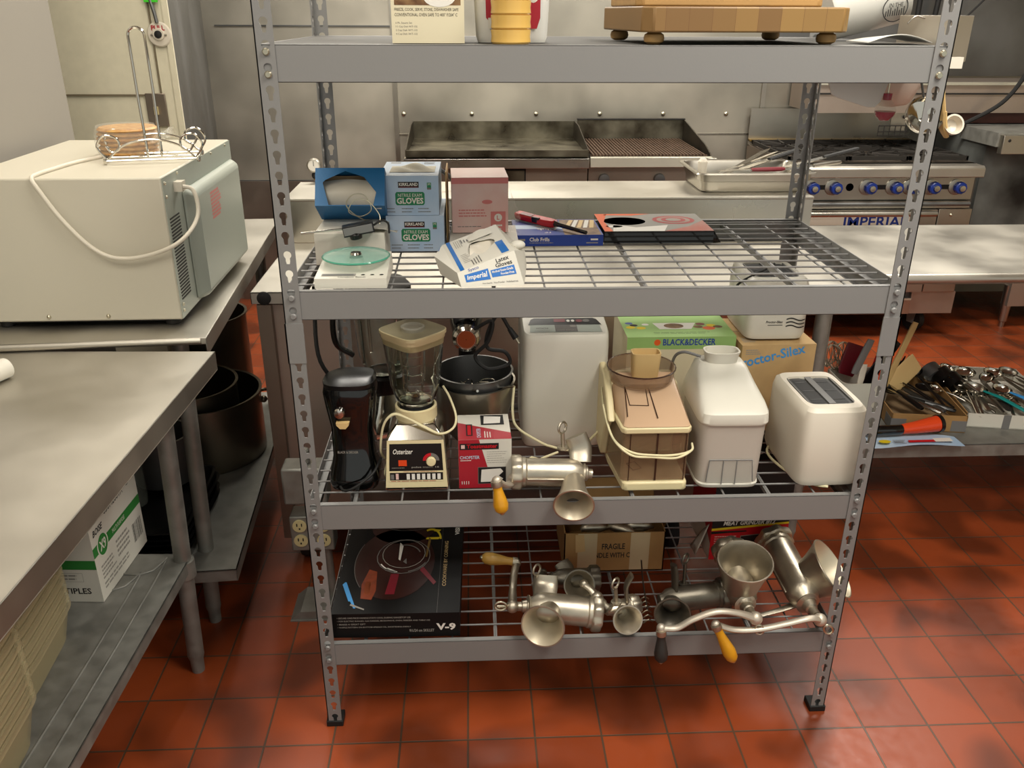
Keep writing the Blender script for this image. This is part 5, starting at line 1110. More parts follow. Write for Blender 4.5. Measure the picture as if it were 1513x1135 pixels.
MB().lathe([(.026, .351), (.026, .358), (.022, .360), (.020, .355), (.001, .355)], 'clear_plastic', None, 28, False, False).build('lid_cap', ld)
m = MB()
for oy in (0, .004): m.tube([(-.068, -.02, .045), (-.078, -.045, .085), (-.068, -.052, .150), (-.045, -.053+oy, .176), (-.015, -.060, .170), (.020, -.064+oy, .150), (.055, -.066, .135), (.082, -.045, .138), (.088, -.02, .155), (.075, 0, .19), (.060, .01, .215)], .0026, 'cord_cream', sm=8, seg=8)
m.tube([(-.068, -.02, .045), (-.074, -.03, .02), (-.070, -.02, .003)], .0026, 'cord_cream', sm=5); m.build('power_cord', G)
# mixer bowls, mixer head
G = thing('steel_mixing_bowl', 'steel mixing bowl under the darker inner bowl behind red carton', 'bowl', (-0.245, 0.32, z3))
MB().lathe([(.001, 0), (.05, 0), (.075, .03), (.092, .10), (.097, .155), (.100, .157), (.095, .157), (.089, .10), (.072, .032), (.001, .004)], 'steel', None, 48, False, False).build('bowl', G)
G = thing('inner_mixing_bowl', 'dark steel bowl nested inside the mixing bowl, holding beaters', 'bowl', (-0.245, 0.325, z3+.035))
MB().lathe([(.001, 0), (.05, 0), (.075, .03), (.088, .10), (.092, .142), (.095, .144), (.090, .144), (.084, .10), (.072, .032), (.001, .004)], 'steel_dark', None, 48, False, False).build('bowl', G)
G = thing('stand_mixer_head', 'black and chrome mixer head with copper badge over the nested bowls', 'mixer', (-0.262, 0.36, z3+.20))
m = MB(); M = T(0, -.065, .075) @ RX(90); m.lathe([(.001, 0), (.030, 0), (.034, .012), (.031, .022), (.024, .027), (.022, .024), (.001, .024)], 'chrome', M, 36, False, False); m.lathe([(.001, .0245), (.021, .0245)], 'copper', M, 28, False, False); b = m.build('nose_cap', G)
m = MB(); m.tube([(0, -.06, .075), (0, 0, .09), (0, .09, .10)], [.030, .040, .034], 'black_gloss', sm=5, seg=24); m.box(-.03, .02, -.05, .02, .10, .13, 'black_plastic').tube([(.018, -.055, .11), (.022, -.06, .15)], .006, 'chrome'); m.build('motor_housing', G, bevel=.003)
MB().tube([(0, .09, .09), (0, .12, .03), (0, .13, -.15), (0, .13, -.199)], [.02, .022, .024, .045], 'black_plastic', sm=5, seg=16).build('stand', G)
m = MB()
m.tube([(.02, -.085, .10), (.06, -.09, .12), (.05, -.09, .07), (.02, -.08, .03), (.05, -.085, .0), (.10, -.08, .01), (.09, -.08, .04), (.05, -.08, .05), (.05, -.085, .09), (.075, -.085, .135), (.10, -.085, .10)], .0045, 'black_rubber', sm=8)
m.tube([(.10, -.085, .10), (.115, -.09, .078)], [.006, .008], 'black_rubber', seg=10).cyl((.115, -.09, .078), (.122, -.092, .066), .003, 'zinc'); m.build('power_cord', G)
for i, (x, a) in enumerate(((-.02, 20), (.03, 50))):
    t = thing('wire_beater', ['left steel wire beater lying in the dark inner bowl', 'right steel wire beater lying in the dark inner bowl'][i], 'beater', (-0.245+x, 0.28, z3+.145), rot=RZ(a) @ RX(70))
    m = MB(); 
    for b_ in (0, 60, 120): m.tube([(0, 0, .03), (.022, 0, .02), (.024, 0, -.02), (0, 0, -.035), (-.024, 0, -.02), (-.022, 0, .02), (0, 0, .03)], .0016, 'chrome', M=RZ(b_), sm=4, seg=6)
    m.build('wires', t); MB().cyl((0, 0, .03), (0, 0, .085), .003, 'chrome').build('shaft', t)
# toastmaster chopster box
G = thing('chopper_carton', 'red and white Toastmaster Chopster carton between blender and meat grinder', 'box', (-0.225, 0.130, z3), rz=1.5)
W, D, H = .116, .125, .120
m = MB(); m.box(-W/2, W/2, -D/2, D/2, 0, H, 'paper_white'); m.face((-W/2, -D/2, 0), (1, 0, 0), (0, 0, 1))
m.poly([(0, 0), (W, 0), (W, .002), (.075, .008), (.045, H), (0, H)], 'red_print', 1); m.rect(.003, .096, .088, .111, 'print_black', 2); m.text('Toastmaster', .018, .099, .085, .109, 'red_bright', 3, .03); m.rect(.006, .099, .014, .108, 'pink_box', 3)
m.text('CHOPSTER', .003, .073, .046, .081, 'blue_light', 3, .01); m.lines(.004, .068, .03, .071, 1, 'print_white', 3, .6); m.rect(.042, .010, .104, .052, 'print_grey', 2); m.rect(.043, .011, .103, .051, 'print_black', 3); m.poly([(.048, .015), (.090, .015), (.098, .022), (.088, .030), (.098, .040), (.092, .048), (.050, .046)], 'print_white', 4)
m.lines(.062, .060, .108, .092, 6, 'print_faint', 1, .2); m.text('1111', .006, .010, .022, .018, 'print_white', 3, .02)
m.face((-W/2, -D/2, H), (1, 0, 0), (0, 1, 0)); m.poly([(0, 0), (W, 0), (W, .03), (0, .085)], 'red_print', 1); m.rect(.052, .070, .104, .120, 'print_black', 2); m.poly([(.058, .076), (.095, .078), (.098, .11), (.06, .115)], 'print_white', 3); m.rect(.018, .018, .032, .075, 'print_black', 2); m.rect(.021, .022, .029, .07, 'red_bright', 3)
m.fr = m.fr @ T(.048, .008, 0) @ RZ(90); m.text('CHOPSTER', 0, -.002, .045, .007, 'blue_light', 3, .01); m.lines(0, -.025, .035, -.008, 3, 'print_white', 3, .4)
m.build('carton', G)
# bread machine
G = thing('bread_machine', 'tall white bread machine with dark control strip in shelf centre', 'bread machine', (-0.030, 0.365, z3))
W, D = .205, .225
def sring(z, dy0, dy1, w, zf=None):
    r_ = ring(0, 0, z, w, D, 9, 40); return r_
m = MB(); R_ = []
for z, w_, d_ in ((0, .195, .21), (.006, W-.004, D-.01), (.03, W, D), (.255, W, D), (.270, W-.001, D-.002)): R_.append(ring(0, 0, z, w_, d_, 9, 48))
for z, sc_, sl_ in ((.283, .985, .02), (.288, .955, .022)):
    rr = ring(0, 0, 0, W*sc_, D*sc_, 9, 48); R_.append([(x, y, z+sl_*(y+D/2)/D*1.2) for x, y, _ in rr])
m.loft(R_, 'white_plastic'); b = m.build('body', G)
m = MB(); nrm = (0, D, .0265); m.face((-W/2, -D/2+.004, .2875), (1, 0, 0), nrm)
m.poly([(.018, .014), (.018+.169, .014), (.182, .078), (.023, .078)], 'microwave_back', 8)
m.poly([(.016, .052), (.1895, .052), (.180, .082), (.172, .088), (.032, .088), (.024, .082)], 'black_plastic', 9); m.rect(.078, .066, .105, .083, 'red_dark', 11)
m.rect(.078, .016, .130, .052, 'print_grey', 10); m.text('HITACHI', .034, .030, .062, .037, 'print_grey', 10, .02); m.lines(.030, .016, .07, .026, 2, 'print_faint', 10, .3)
for x in (.112, .123): m.disc(x, .072, .004, .006, 'print_white', 12)
m.disc(.138, .072, .008, .008, 'red_dark', 12); m.disc(.155, .072, .008, .008, 'print_grey', 12); m.disc(.121, .044, .008, .005, 'print_faint', 12); m.text('HOME BAKERY', .082, .020, .126, .026, 'print_faint', 12)
m.build('control_panel', G)
MB().tube([(.105, .02, .14), (.12, -.03, .15), (.118, -.08, .12), (.085, -.125, .055), (.02, -.17, .025), (-.035, -.165, .030), (-.07, -.16, .045), (-.115, -.14, .07), (-.125, -.12, .10), (-.12, -.08, .15)], .0032, 'cord_cream', sm=8).build('power_cord', G)
MB().tube([(-.02, -.175, .020), (-.055, -.19, .014), (-.073, -.205, .012)], .003, 'cord_cream', sm=4).box(-.012, .012, -.010, .010, -.008, .012, 'cord_cream', T(-.080, -.214, .012) @ RZ(-35)).build('plug', G)
# cartons at the back
G = thing('appliance_carton', 'green and cream Black & Decker carton behind the two juicers', 'box', (0.262, 0.445, z3), rz=0)
W, D, H = .268, .20, .248
m = MB(); m.box(-W/2, W/2, -D/2, D/2, 0, H, 'paper_cream'); m.face((-W/2, -D/2, 0), (1, 0, 0), (0, 0, 1)); m.rect(0, H-.032, W, H, 'green_box'); m.disc(.074, H-.014, .008, .008, 'orange_print', 2); m.text('BLACK&DECKER', .088, H-.022, .218, H-.005, 'blue_navy', 2, .025)
m.face((-W/2, -D/2, H), (1, 0, 0), (0, 1, 0)); m.rect(0, 0, W, D, 'green_box', 1); m.poly([(.09, .055), (.17, .055), (.19, .10), (.08, .10)], 'print_white', 2); m.disc(.13, .078, .025, .018, 'photo_food', 3); m.lines(.07, .02, .22, .035, 2, 'print_black', 2, .2)
for x, y, r_, k in ((.02, .07, .012, 'yellow_print'), (.045, .065, .012, 'yellow_print'), (.03, .085, .01, 'print_black'), (.06, .09, .009, 'print_white'), (.19, .07, .012, 'photo_food'), (.215, .06, .016, 'orange_print'), (.225, .08, .012, 'yellow_print'), (.24, .07, .012, 'photo_food'), (.02, .10, .010, 'blue_navy'), (.2, .09, .012, 'red_dark')): m.disc(x, y, r_, r_*.8, k, 2)
m.build('carton', G)
G = thing('toaster_carton', 'plain tan carton with blue slanted lettering behind the front toaster', 'box', (0.495, 0.425, z3), rz=2)
W, D, H = .185, .20, .232
m = MB(); m.box(-W/2, W/2, -D/2, D/2, 0, H, 'carton_pale'); m.face((-W/2, -D/2, 0), (1, 0, 0), (0.0, 0, 1)); m.fr = m.fr @ T(-.01, H-.062, 0) @ RZ(13); m.text('Proctor-Silex', .0, .0, .175, .026, 'sky_plastic', 2, .02)
m.face((-W/2, -D/2, H), (1, 0, 0), (0, 1, 0)); m.rect(0, D/2-.001, W, D/2+.001, 'print_grey'); m.lines(.01, .02, .05, .05, 3, 'print_faint'); m.face((-W/2, -D/2, 0), (1, 0, 0), (0, 0, 1)); m.lines(.01, H-.025, .05, H-.01, 3, 'print_faint'); m.build('carton', G)
def toaster_body(G, W, D, H, mt='white_warm', slots=True):
    m = MB(); m.loft([ring(0, 0, .006, W*.94, D*.96, 7, 48), ring(0, 0, .02, W, D, 7, 48), ring(0, 0, H*.86, W*.98, D*.98, 7, 48), ring(0, 0, H*.96, W*.93, D*.94, 7, 48), ring(0, 0, H, W*.84, D*.86, 7, 48), ring(0, 0, H-.001, W*.72, D*.66, 7, 48), ring(0, 0, H-.006, W*.70, D*.64, 7, 48)], mt); b = m.build('shell', G)
    m = MB(); m.loft([ring(0, 0, H-.0055, W*.69, D*.63, 7, 48), ring(0, 0, H-.0045, W*.69, D*.63, 7, 48)], 'dark_grey')
    m.build('top_recess', b)
    m = MB()
    for s in (-1, 1): m.box(s*W*.17-W*.10, s*W*.17+W*.10, -D*.27, D*.27, H-.0045, H-.004, 'print_black')
    m.box(-W*.05, W*.05, -D*.31, D*.31, H-.0045, H-.001, 'tape_grey')
    for s in (-1, 1): m.box(s*W*.33-W*.008, s*W*.33+W*.008, -D*.30, D*.30, H-.0045, H-.001, 'tape_grey')
    for s in (-1, 1):
        for i in range(3): m.cyl((s*W*.17-W*.09, -D*.2+i*D*.2, H-.0035), (s*W*.17+W*.09, -D*.2+i*D*.2, H-.0035), .0008, 'steel_dark', seg=5)
    m.build('slots', b)
    return b
G = thing('box_top_toaster', 'white toaster resting on the tan carton at the back of rack', 'toaster', (0.494, 0.445, z3+.2325), rz=0)
b = toaster_body(G, .155, .20, .155, 'white_plastic')
m = MB(); m.face((-.07, -.0998, .0), (1, 0, 0), (0, 0, 1)); m.text('Proctor-Silex', .040, .048, .082, .054, 'print_black', 1, .02, .2); m.rect(.045, .042, .082, .0435, 'print_black')
for k in range(3): 
    pts = [(.090+.045*i/12, .038+.009*k+.003*math.sin(i/12*2*pi)) for i in range(13)]
    m.add([(x, y, .0006) for x, y in pts]+[(x, y+.003, .0006) for x, y in pts], [(i, i+1, 14+i, 13+i) for i in range(12)], 'print_black', m.fr)
m.build('printed_logo', b)
MB().box(-.005, .005, -.112, -.099, .095, .110, 'black_plastic').build('lever', G); MB().tube([(-.07, .05, .06), (-.085, -.02, .12), (-.06, -.06, .158), (-.02, -.02, .160), (.02, .03, .160)], .003, 'black_rubber', sm=6).build('power_cord', G)
G = thing('front_white_toaster', 'large white two-slice toaster at front right of appliance shelf', 'toaster', (0.537, 0.165, z3), rz=1.5)
G.location.y = .152
b = toaster_body(G, .152, .235, .190); MB().box(-.055, .06, -.098, .095, 0, .008, 'cream_plastic').build('crumb_base', G)
MB().lathe([(.030, 0), (.030, .004), (.001, .005)], 'white_plastic', T(0, .095, .176) @ RX(-18)).build('rear_badge', G)
MB().tube([(-.05, .09, .02), (-.085, .04, .01), (-.07, -.04, .006), (-.03, -.10, .003), (.0, -.115, .003)], .003, 'cord_cream', sm=5).build('power_cord', G)
# beige juicer
G = thing('smoked_juicer', 'cream juice extractor with smoked plastic cover, bin and round bowl', 'juicer', (0.140, 0.150, z3))
X = -.082, .082
m = MB(); m.loft([[(x, y, z) for x, y in ((-.076, .02), (-.062, -.105), (-.055, -.112), (.075, -.112), (.082, -.105), (.082, .10), (-.076, .10))] for z in (0, .022)], 'cream_plastic'); m.build('base', G, bevel=.004)
m = MB(); yz = lambda p: p
Mx = Matrix(((0, 0, 1, 0), (1, 0, 0, 0), (0, 1, 0, 0), (0, 0, 0, 1)))
m.prism([(.11, .02), (.11, .222), (.04, .218), (-.02, .18), (-.06, .145), (-.04, .145), (.0, .10), (.03, .02)], -.092, -.076, 'cream_plastic', Mx); m.box(-.078, .078, .03, .11, .02, .20, 'cream_plastic'); m.build('motor_body', G, bevel=.004)
m = MB(); m.loft([[(-.078, .03, z), (-.066, -.098, z), (-.060, -.104, z), (.072, -.104, z), (.079, -.098, z), (.079, .03, z)] for z in (.024, .140)], 'smoke_plastic'); pb = m.build('pulp_bin', G)
m = MB()
for x in (-.050, .008, .010, .072): m.box(x, x+.0018, -.106, -.104, .024, .138, 'smoke_edge')
m.box(-.046, -.012, -.106, -.1045, .080, .082, 'smoke_edge').box(.030, .070, -.106, -.1045, .085, .087, 'smoke_edge'); m.tube([(-.03, -.06, .0245), (-.01, -.05, .0245), (-.02, -.02, .0245), (-.04, -.03, .0245)], .001, 'smoke_edge', closed=True); m.build('bin_edges', pb)
MB().loft([[(x, y, z) for x, y in ((-.080, .03), (-.070, -.100), (-.062, -.110), (.076, -.110), (.083, -.100), (.083, .03))] for z in (.140, .154)], 'cream_plastic').build('rim_band', G, bevel=.003)
m = MB(); m.loft([[(-.078, .05, .155), (-.066, -.100, .155), (-.058, -.108, .155), (.074, -.108, .155), (.081, -.100, .155), (.081, .05, .155)], [(-.074, .05, .200), (-.060, -.085, .165), (-.055, -.092, .165), (.070, -.092, .165), (.076, -.085, .165), (.076, .05, .200)], [(-.066, .05, .218), (-.052, .0, .206), (-.048, -.010, .204), (.060, -.010, .204), (.066, .0, .206), (.068, .05, .218)]], 'smoke_light'); cv = m.build('sloping_cover', G, bevel=.003)
m = MB(); m.tube([(-.050, .0, .208), (-.046, -.055, .184), (-.005, -.057, .183), (-.004, .0, .208)], .0012, 'smoke_edge', sm=1); m.tube([(.002, -.005, .206), (.010, -.09, .1685)], .0014, 'smoke_edge'); m.tube([(-.05, .0, .208), (-.055, -.085, .171)], .0012, 'smoke_edge'); m.build('cover_ribs', cv)
m = MB(); Tb = T(-.006, .042, 0); m.lathe([(.070, .204), (.074, .215), (.076, .236), (.078, .238), (.074, .238), (.068, .208), (.001, .206)], 'smoke_plastic', Tb, 44, False, False).tube([(.077*math.cos(R(a))-.006, .077*math.sin(R(a))+.042, .237) for a in range(0, 360, 12)], .0016, 'smoke_edge', closed=True, seg=6); m.build('round_bowl', G)
m = MB(); m.loft([ring(.002, .040, .207, .058, .036, 5), ring(.002, .040, .272, .066, .042, 5), ring(.002, .040, .272, .060, .036, 5), ring(.002, .040, .252, .056, .032, 5)], 'tan_plastic'); m.build('food_pusher', G)
m = MB()
for k in (0, .005): m.tube([(-.096, .03, .19), (-.097, -.01, .165), (-.085, -.08, .120), (-.05, -.113-k, .100-k), (.0, -.116, .092-k), (.05, -.116-k, .092-k), (.085, -.108, .098), (.090, -.09, .106)], .0026, 'cord_cream', sm=8)
m.build('power_cord', G)
# white juicer
G = thing('white_juicer', 'white juice extractor with cloudy grey bin between cream juicer and toaster', 'juicer', (0.318, 0.150, z3), rz=-1)
def jr(z, w_, y0, y1, e=7, cx=0): return ring(cx, (y0+y1)/2, z, w_, y1-y0, e, 48)
MB().loft([jr(0, .140, -.105, .10), jr(.012, .146, -.108, .10)], 'white_plastic').build('base', G, bevel=.003)
m = MB(); m.loft([jr(.012, .140, -.104, .09), jr(.155, .148, -.108, .09)], 'clear_frost'); pb = m.build('pulp_bin', G)
m = MB(); 
for a, b_ in (((-.052, .018), (-.048, .072)), ((-.048, .072), (.046, .072)), ((.046, .072), (.052, .018))): m.tube([(a[0], -.1075-.0, a[1]), (b_[0], -.1085, b_[1])], .0012, 'tape_grey', seg=5)
for x in (-.018, .012): m.box(x, x+.0015, -.1095, -.107, .012, .07, 'tape_grey')
m.build('spout_outline', pb); MB().box(-.05, .05, -.1085, -.1078, .016, .070, 'clear_plastic').build('spout_cover', pb)
m = MB(); m.loft([jr(.157, .152, -.112, .10), jr(.162, .156, -.114, .10), jr(.182, .154, -.110, .10), jr(.196, .144, -.090, .098), jr(.215, .128, -.03, .096, 6), jr(.236, .112, .02, .094, 5), jr(.243, .098, .030, .088, 4)], 'white_plastic'); m.build('top_cover', G)
m = MB(); m.loft([ring(.0, .055, .238, .070, .050, 2.6, 40), ring(0, .055, .254, .076, .052, 2.6, 40), ring(0, .055, .268, .082, .056, 3, 40), ring(0, .055, .268, .074, .048, 3, 40), ring(0, .055, .246, .062, .042, 2.6, 40)], 'white_plastic'); m.build('feed_chute', G)
MB().tube([(-.045, .06, .25), (-.085, .075, .255), (-.10, .10, .22), (-.10, .11, .12), (-.09, .11, .02)], .0035, 'tape_grey', sm=6).build('power_cord', G)

grinder('tinned meat grinder with yellow handle lying among the appliances', (-.008, .058, .655), (-.148, .055, .662), .031, (-.030, .05, .650), (-.038, -.038, .632), .0430,
        clamp=[(-.012, .07, .675), (-.012, .09, .700), (-.022, .095, .728)], screw=[(-.050, .09, .70), (-.052, .092, .738)], shaft=[(-.01, .058, .655), (.012, .058, .652)],
        crank=[(-.160, .05, .645), (-.178, .01, .655), (-.200, -.018, .683)], hand=[(-.201, -.020, .680), (-.189, -.030, .612)])

# ================================================================== SHELF 4
z4 = 0.2435
G = thing('cookware_photo_box', 'black carton with amber glass cookware picture lettered V-9', 'box', (-0.432, 0.262, z4), rz=-.8)
W, D, H = .298, .475, .024
# the printed lid leans against the stack: box lies flat, deep
m = MB(); m.box(-W/2, W/2, -D/2, D/2, 0, H+.044, 'matte_black'); H = H+.044; m.face((-W/2, -D/2, 0), (1, 0, 0), (0, 0, 1))
m.text('V-9', .243, .018, .288, .038, 'print_white', 1, .04); m.text('9½/24 cm SKILLET', .180, .014, .238, .022, 'print_faint', 1, .02)
for i, t_ in enumerate(('• SECURE ONE-PIECE HANDLE STAYS COOL DURING RANGETOP USE', '• FOR ELECTRIC RANGES, GAS RANGES, MICROWAVE, OVEN, FREEZER AND TABLE USE', '• MAKES A GREAT GIFT', '• WAFFLE PATTERN ON BOTTOM SPREADS OIL, SHORTENING EVENLY')): m.text(t_, .014, .054-i*.009, .014+(.170, .215, .065, .170)[i], .0585-i*.009, 'print_faint', 1, .01)
m.face((-W/2, -D/2, H), (1, 0, 0), (0, 1, 0)); m.rect(.245, .0, .2455, D, 'print_grey', 1); m.fr = m.fr @ T(.262, .10, 0) @ RZ(90); m.text('COOKWARE BY CORNING', 0, 0, .19, .009, 'tan_plastic', 2); m.text('VISIONS', .22, -.028, .30, -.016, 'print_white', 2, .02); m.rect(.31, -.028, .33, -.014, 'red_print', 2)
m.face((-W/2, -D/2, H), (1, 0, 0), (0, 1, 0)); m.poly([(.012, .11), (.05, .02), (.055, .02), (.02, .12)], 'sky_plastic', 2)
for i in range(4): m.poly([(.20+.008*i, .30+.04*i), (.235, .30+.035*i), (.24, .31+.035*i), (.205+.008*i, .31+.04*i)], 'yellow_print', 2)
m.build('carton', G)
# real amber glass pot shape stands as the picture's relief: printed picture
m = MB(); m.face((-W/2, -D/2, H), (1, 0, 0), (0, 1, 0))
m.disc(.130, .20, .100, .15, 'maroon', 3, 36); m.disc(.140, .36, .085, .08, 'maroon', 3, 32)
m.poly([(.062, .055), (.088, .05), (.095, .085), (.090, .16), (.070, .17), (.058, .11)], 'ember', 4); m.poly([(.118, .07), (.140, .07), (.145, .15), (.125, .15)], 'red_dark', 4); m.poly([(.068, .07), (.082, .07), (.080, .12), (.066, .12)], 'copper', 5)
def arc(cx, cy, rx, ry, a0, a1, w_, mt_, l):
    n_ = 20; P = []
    for k_ in (1, 1-w_): P.append([(cx+rx*k_*math.cos(R(a0+(a1-a0)*i/n_)), cy+ry*k_*math.sin(R(a0+(a1-a0)*i/n_)), .00025*l) for i in range(n_+1)])
    m.add(P[0]+P[1], [(i, i+1, n_+2+i, n_+1+i) for i in range(n_)], mt_, m.fr)
arc(.150, .225, .068, .075, 0, 360, .03, 'print_grey', 6); arc(.150, .235, .055, .062, 0, 360, .03, 'print_faint', 6); arc(.150, .225, .064, .070, 210, 260, .05, 'print_white', 7); arc(.150, .225, .064, .070, 285, 335, .04, 'print_grey', 7); arc(.135, .20, .105, .16, 150, 220, .012, 'print_grey', 6); arc(.150, .40, .085, .06, 180, 350, .03, 'print_grey', 6)
m.poly([(.138, .21), (.143, .205), (.146, .27), (.136, .285)], 'print_white', 7); m.poly([(.150, .20), (.160, .19), (.158, .215)], 'print_grey', 7); m.poly([(.110, .17), (.135, .155), (.137, .160), (.114, .175)], 'print_white', 7); arc(.150, .225, .045, .05, 20, 100, .08, 'print_grey', 7)
m.poly([(.195, .165), (.232, .105), (.238, .115), (.202, .18)], 'red_dark', 5); arc(.215, .30, .028, .05, 0, 120, .18, 'yellow_print', 6); arc(.212, .35, .022, .05, 20, 130, .2, 'yellow_print', 6); m.poly([(.205, .22), (.210, .22), (.216, .30), (.210, .31)], 'brass', 5)
m.poly([(.012, .11), (.035, .045), (.040, .045), (.018, .12)], 'sky_plastic', 5); m.poly([(.04, .03), (.075, .012), (.076, .016), (.042, .036)], 'print_faint', 5)
m.build('cover_picture', G)
grinder('large grinder with wide cream hopper and wooden crank handle raised left', (-.118, .065, .290), (.030, .060, .272), .036, (-.070, .060, .285), (-.096, -.022, .302), .0500,
        clamp=[(-.085, .075, .30), (-.080, .11, .315), (-.078, .125, .335)], screw=[(-.10, .12, .31), (-.100, .125, .338)], shaft=[(-.120, .065, .290), (-.158, .062, .293)],
        crank=[(-.162, .060, .295), (-.158, .13, .290), (-.152, .18, .303), (-.143, .22, .304)], hand=[(-.146, .222, .306), (-.232, .222, .322)], hm='wood_handle', loop=[(-.190, .052, .303), (1, 0, 0), (0, .3, 1)])
grinder('small dull grinder with grey hopper just behind the large cream one', (-.055, .175, .285), (.042, .180, .282), .026, (.005, .17, .284), (.002, .105, .318), .037, shaft=[(-.056, .175, .285), (-.078, .176, .284)],
        crank=[(-.085, .176, .285), (-.080, .20, .275), (-.075, .235, .262)], mt='cast_dull', mi='cast_metal', clamp=[(-.02, .19, .28), (-.02, .21, .29), (-.03, .225, .300)])
grinder('small shiny grinder with leaf-shaped clamp standing up, front centre', (.072, .062, .275), (.125, .085, .268), .021, (.100, .055, .275), (.103, .000, .296), .0340,
        clamp=[(.115, .075, .29), (.112, .085, .325), (.125, .09, .355)], screw=[(.088, .07, .29), (.084, .07, .335)], shaft=[(.07, .062, .277), (.045, .070, .300)], crank=[(.040, .072, .305), (.028, .085, .318), (.012, .10, .325)], mi='cast_metal', mt='cast_metal')
grinder('dark tarnished grinder lying behind the black crank handle', (.205, .085, .280), (.350, .105, .282), .031, (.225, .08, .280), (.214, .025, .288), .042,
        clamp=[(.235, .10, .30), (.235, .11, .335), (.232, .12, .360)], screw=[(.262, .12, .30), (.262, .125, .36)], mt='cast_dull', mi='cast_dull')
grinder('upright grinder with open oval hopper and long black crank handle', (.393, .050, .295), (.398, .205, .330), .036, (.393, .095, .295), (.388, .068, .402), .0640,
        shaft=[(.393, .048, .294), (.398, .0, .297)], crank=[(.400, -.012, .300), (.350, -.018, .322), (.300, -.02, .328), (.250, -.02, .308), (.215, -.02, .285), (.178, -.02, .286)], hand=[(.178, -.024, .278), (.181, -.034, .200)], hm='dark_grey', loop=[(.408, -.022, .276), (.2, 0, -1), (1, 0, 0)], r0=.040, flare=1.4, mi='cast_metal')
grinder('largest grinder with white-lined hopper leaning out past right post', (.548, .060, .290), (.535, .260, .318), .040, (.556, .135, .280), (.622, .112, .343), .076,
        shaft=[(.548, .056, .288), (.555, .012, .284)], crank=[(.557, -.004, .284), (.525, -.018, .300), (.470, -.02, .288), (.410, -.02, .275), (.350, -.02, .275), (.305, -.02, .292)], hand=[(.304, -.026, .292), (.352, -.036, .198)], loop=[(.577, -.012, .262), (.5, 0, -1), (1, 0, .3)], r0=.045, flare=1.8,
        foot=[(.530, .08, .262), (.490, .07, .256), (.440, .06, .250)])
G = thing('fragile_carton', 'open brown carton lettered FRAGILE with yellowed tape and loose parts', 'box', (0.112, 0.355, z4))
W, D, H = .262, .19, .118; t_ = .003
m = MB(); m.box(-W/2, W/2, -D/2, D/2, 0, t_, 'carton_brown').box(-W/2, W/2, -D/2, -D/2+t_, 0, H, 'carton_brown').box(-W/2, W/2, D/2-t_, D/2, 0, H, 'carton_brown').box(-W/2, -W/2+t_, -D/2, D/2, 0, H, 'carton_brown').box(W/2-t_, W/2, -D/2, D/2, 0, H, 'carton_brown')
m.face((-W/2, -D/2, 0), (1, 0, 0), (0, 0, 1)); m.text('FRAGILE', .098, .068, .158, .086, 'print_black', 1, .02); m.text('HANDLE WITH CARE', .060, .042, .198, .058, 'print_black', 1, .02)
m.rect(.035, .004, .085, H, 'tape_clear', 3); m.rect(.172, .004, .222, H, 'tape_clear', 3); m.poly([(.03, .06), (.055, .064), (.05, .115), (.028, .115)], 'carton_pale', 4); m.build('carton', G)
MB().box(-W/2+.006, W/2-.006, -.002, .002, 0, .085, 'carton_brown', T(0, .02, H+.002) @ RX(-42)).build('flap', G, bevel=.001)
for i, (x, y, a) in enumerate(((-.05, -.05, 10), (.02, -.06, -20), (.07, -.045, 5))):
    t = thing('steel_attachment', ['leftmost shiny metal attachment in the open FRAGILE carton', 'middle shiny metal attachment in the open FRAGILE carton', 'rightmost shiny metal attachment in the open FRAGILE carton'][i], 'attachment', (0.112+x, 0.355+y, z4+.085), rz=a)
    MB().tube([(-.035, 0, .018), (-.02, 0, .024), (.02, 0, .020), (.04, 0, .012)], [.006, .012, .014, .004], 'cast_metal', sm=4, seg=12).build('cone', t); MB().lathe([(.001, 0), (.017, 0), (.017, .006), (.001, .006)], 'cast_metal', T(.0, 0, .0)).build('base_disc', t)
G = thing('slotted_skimmer', 'thin dull metal strip with curled wire teeth between two grinders', 'utensil', (0.163, 0.13, z4))
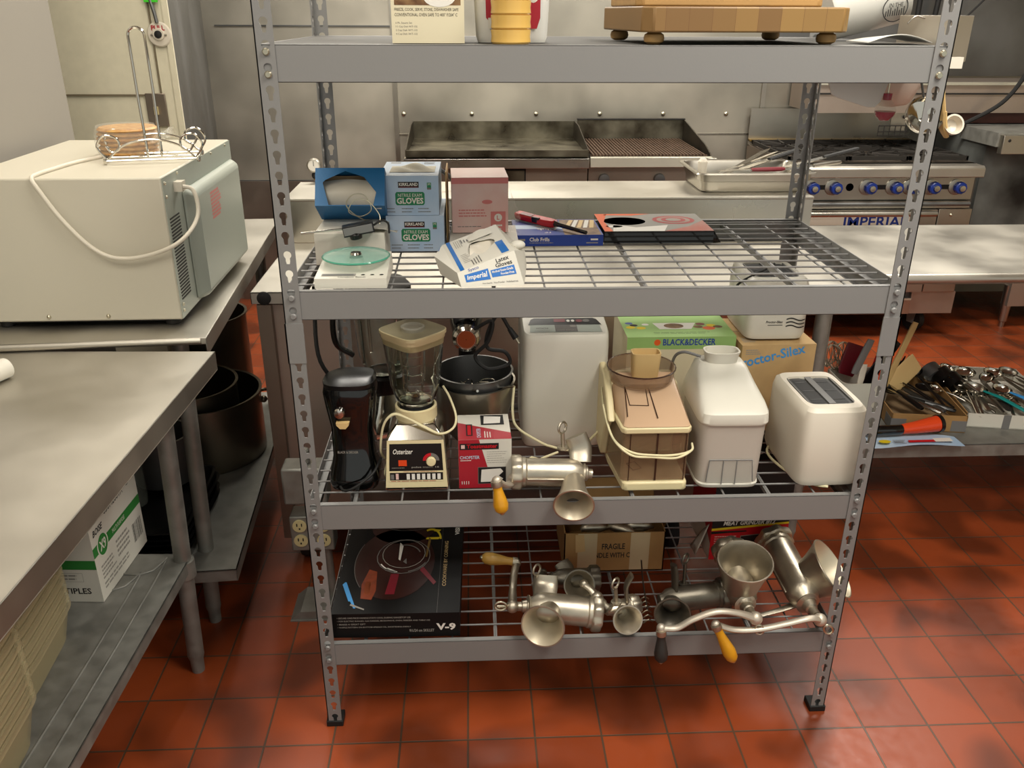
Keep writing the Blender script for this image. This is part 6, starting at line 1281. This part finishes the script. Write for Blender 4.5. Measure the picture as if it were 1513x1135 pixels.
MB().tube([(-.004, .02, .11), (0, 0, .06), (.004, -.05, .015)], .005, 'cast_dull', sm=4, flat=.4).build('handle', G)
m = MB()
for i in range(6): m.tube([(-.012, -.085+.012*i, .004+.004*i), (.0, -.085+.012*i, .014+.004*i), (.012, -.082+.012*i, .006+.004*i)], .0018, 'zinc', sm=4, seg=6)
m.build('wire_teeth', G)
G = thing('meat_grinder_carton', 'red black and yellow carton lettered MEAT GRINDER at right back', 'box', (0.476, 0.395, z4), rz=2)
W, D, H = .208, .18, .298
m = MB(); m.box(-W/2, W/2, -D/2, D/2, 0, H, 'red_bright'); m.face((-W/2, -D/2, 0), (1, 0, 0), (0, 0, 1)); m.rect(0, .095, W, H, 'print_black', 1); m.poly([(0, .090), (W, .104), (W, .110), (0, .097)], 'yellow_print', 2); m.poly([(0, 0), (W, 0), (W, .104), (0, .090)], 'red_bright', 2)
m.text('MEAT GRINDER #12', .030, .104, .170, .119, 'print_white', 3, .03, .25); m.poly([(.0, .080), (.095, .084), (.095, .088), (0, .088)], 'print_black', 3); m.lines(.010, .02, .070, .075, 8, 'pink_box', 3, .35); m.poly([(.080, .0), (.19, .0), (.19, .080), (.080, .072)], 'print_faint', 3); m.poly([(.082, .0), (.188, .0), (.188, .078), (.082, .070)], 'print_black', 4); m.rect(.01, .125, .05, .135, 'red_print', 3)
m.face((-W/2, -D/2, 0), (0, 1, 0), (0, 0, 1)); m.face((-W/2, D/2, 0), (0, -1, 0), (0, 0, 1)); m.poly([(0, 0), (D, 0), (D, .05), (D*.5, .10), (0, .06)], 'paper_white', 1)
m.face((-W/2, -D/2, H), (1, 0, 0), (0, 1, 0)); m.rect(0, 0, W, D, 'print_black', 1); m.text('MEAT GRINDER 812', .02, .03, .18, .05, 'print_white', 2, .03, .2, True); m.rect(.16, .0, .20, .015, 'red_bright', 2)
m.build('carton', G)
MB().grid(lambda u, v: (-W/2-.03*v, -D/2+.02+.05*u, .0+.10*(1-v)*(1-.5*u)+.0), 4, 4, 'paper_white').build('torn_side_flap', G, solid=.001)
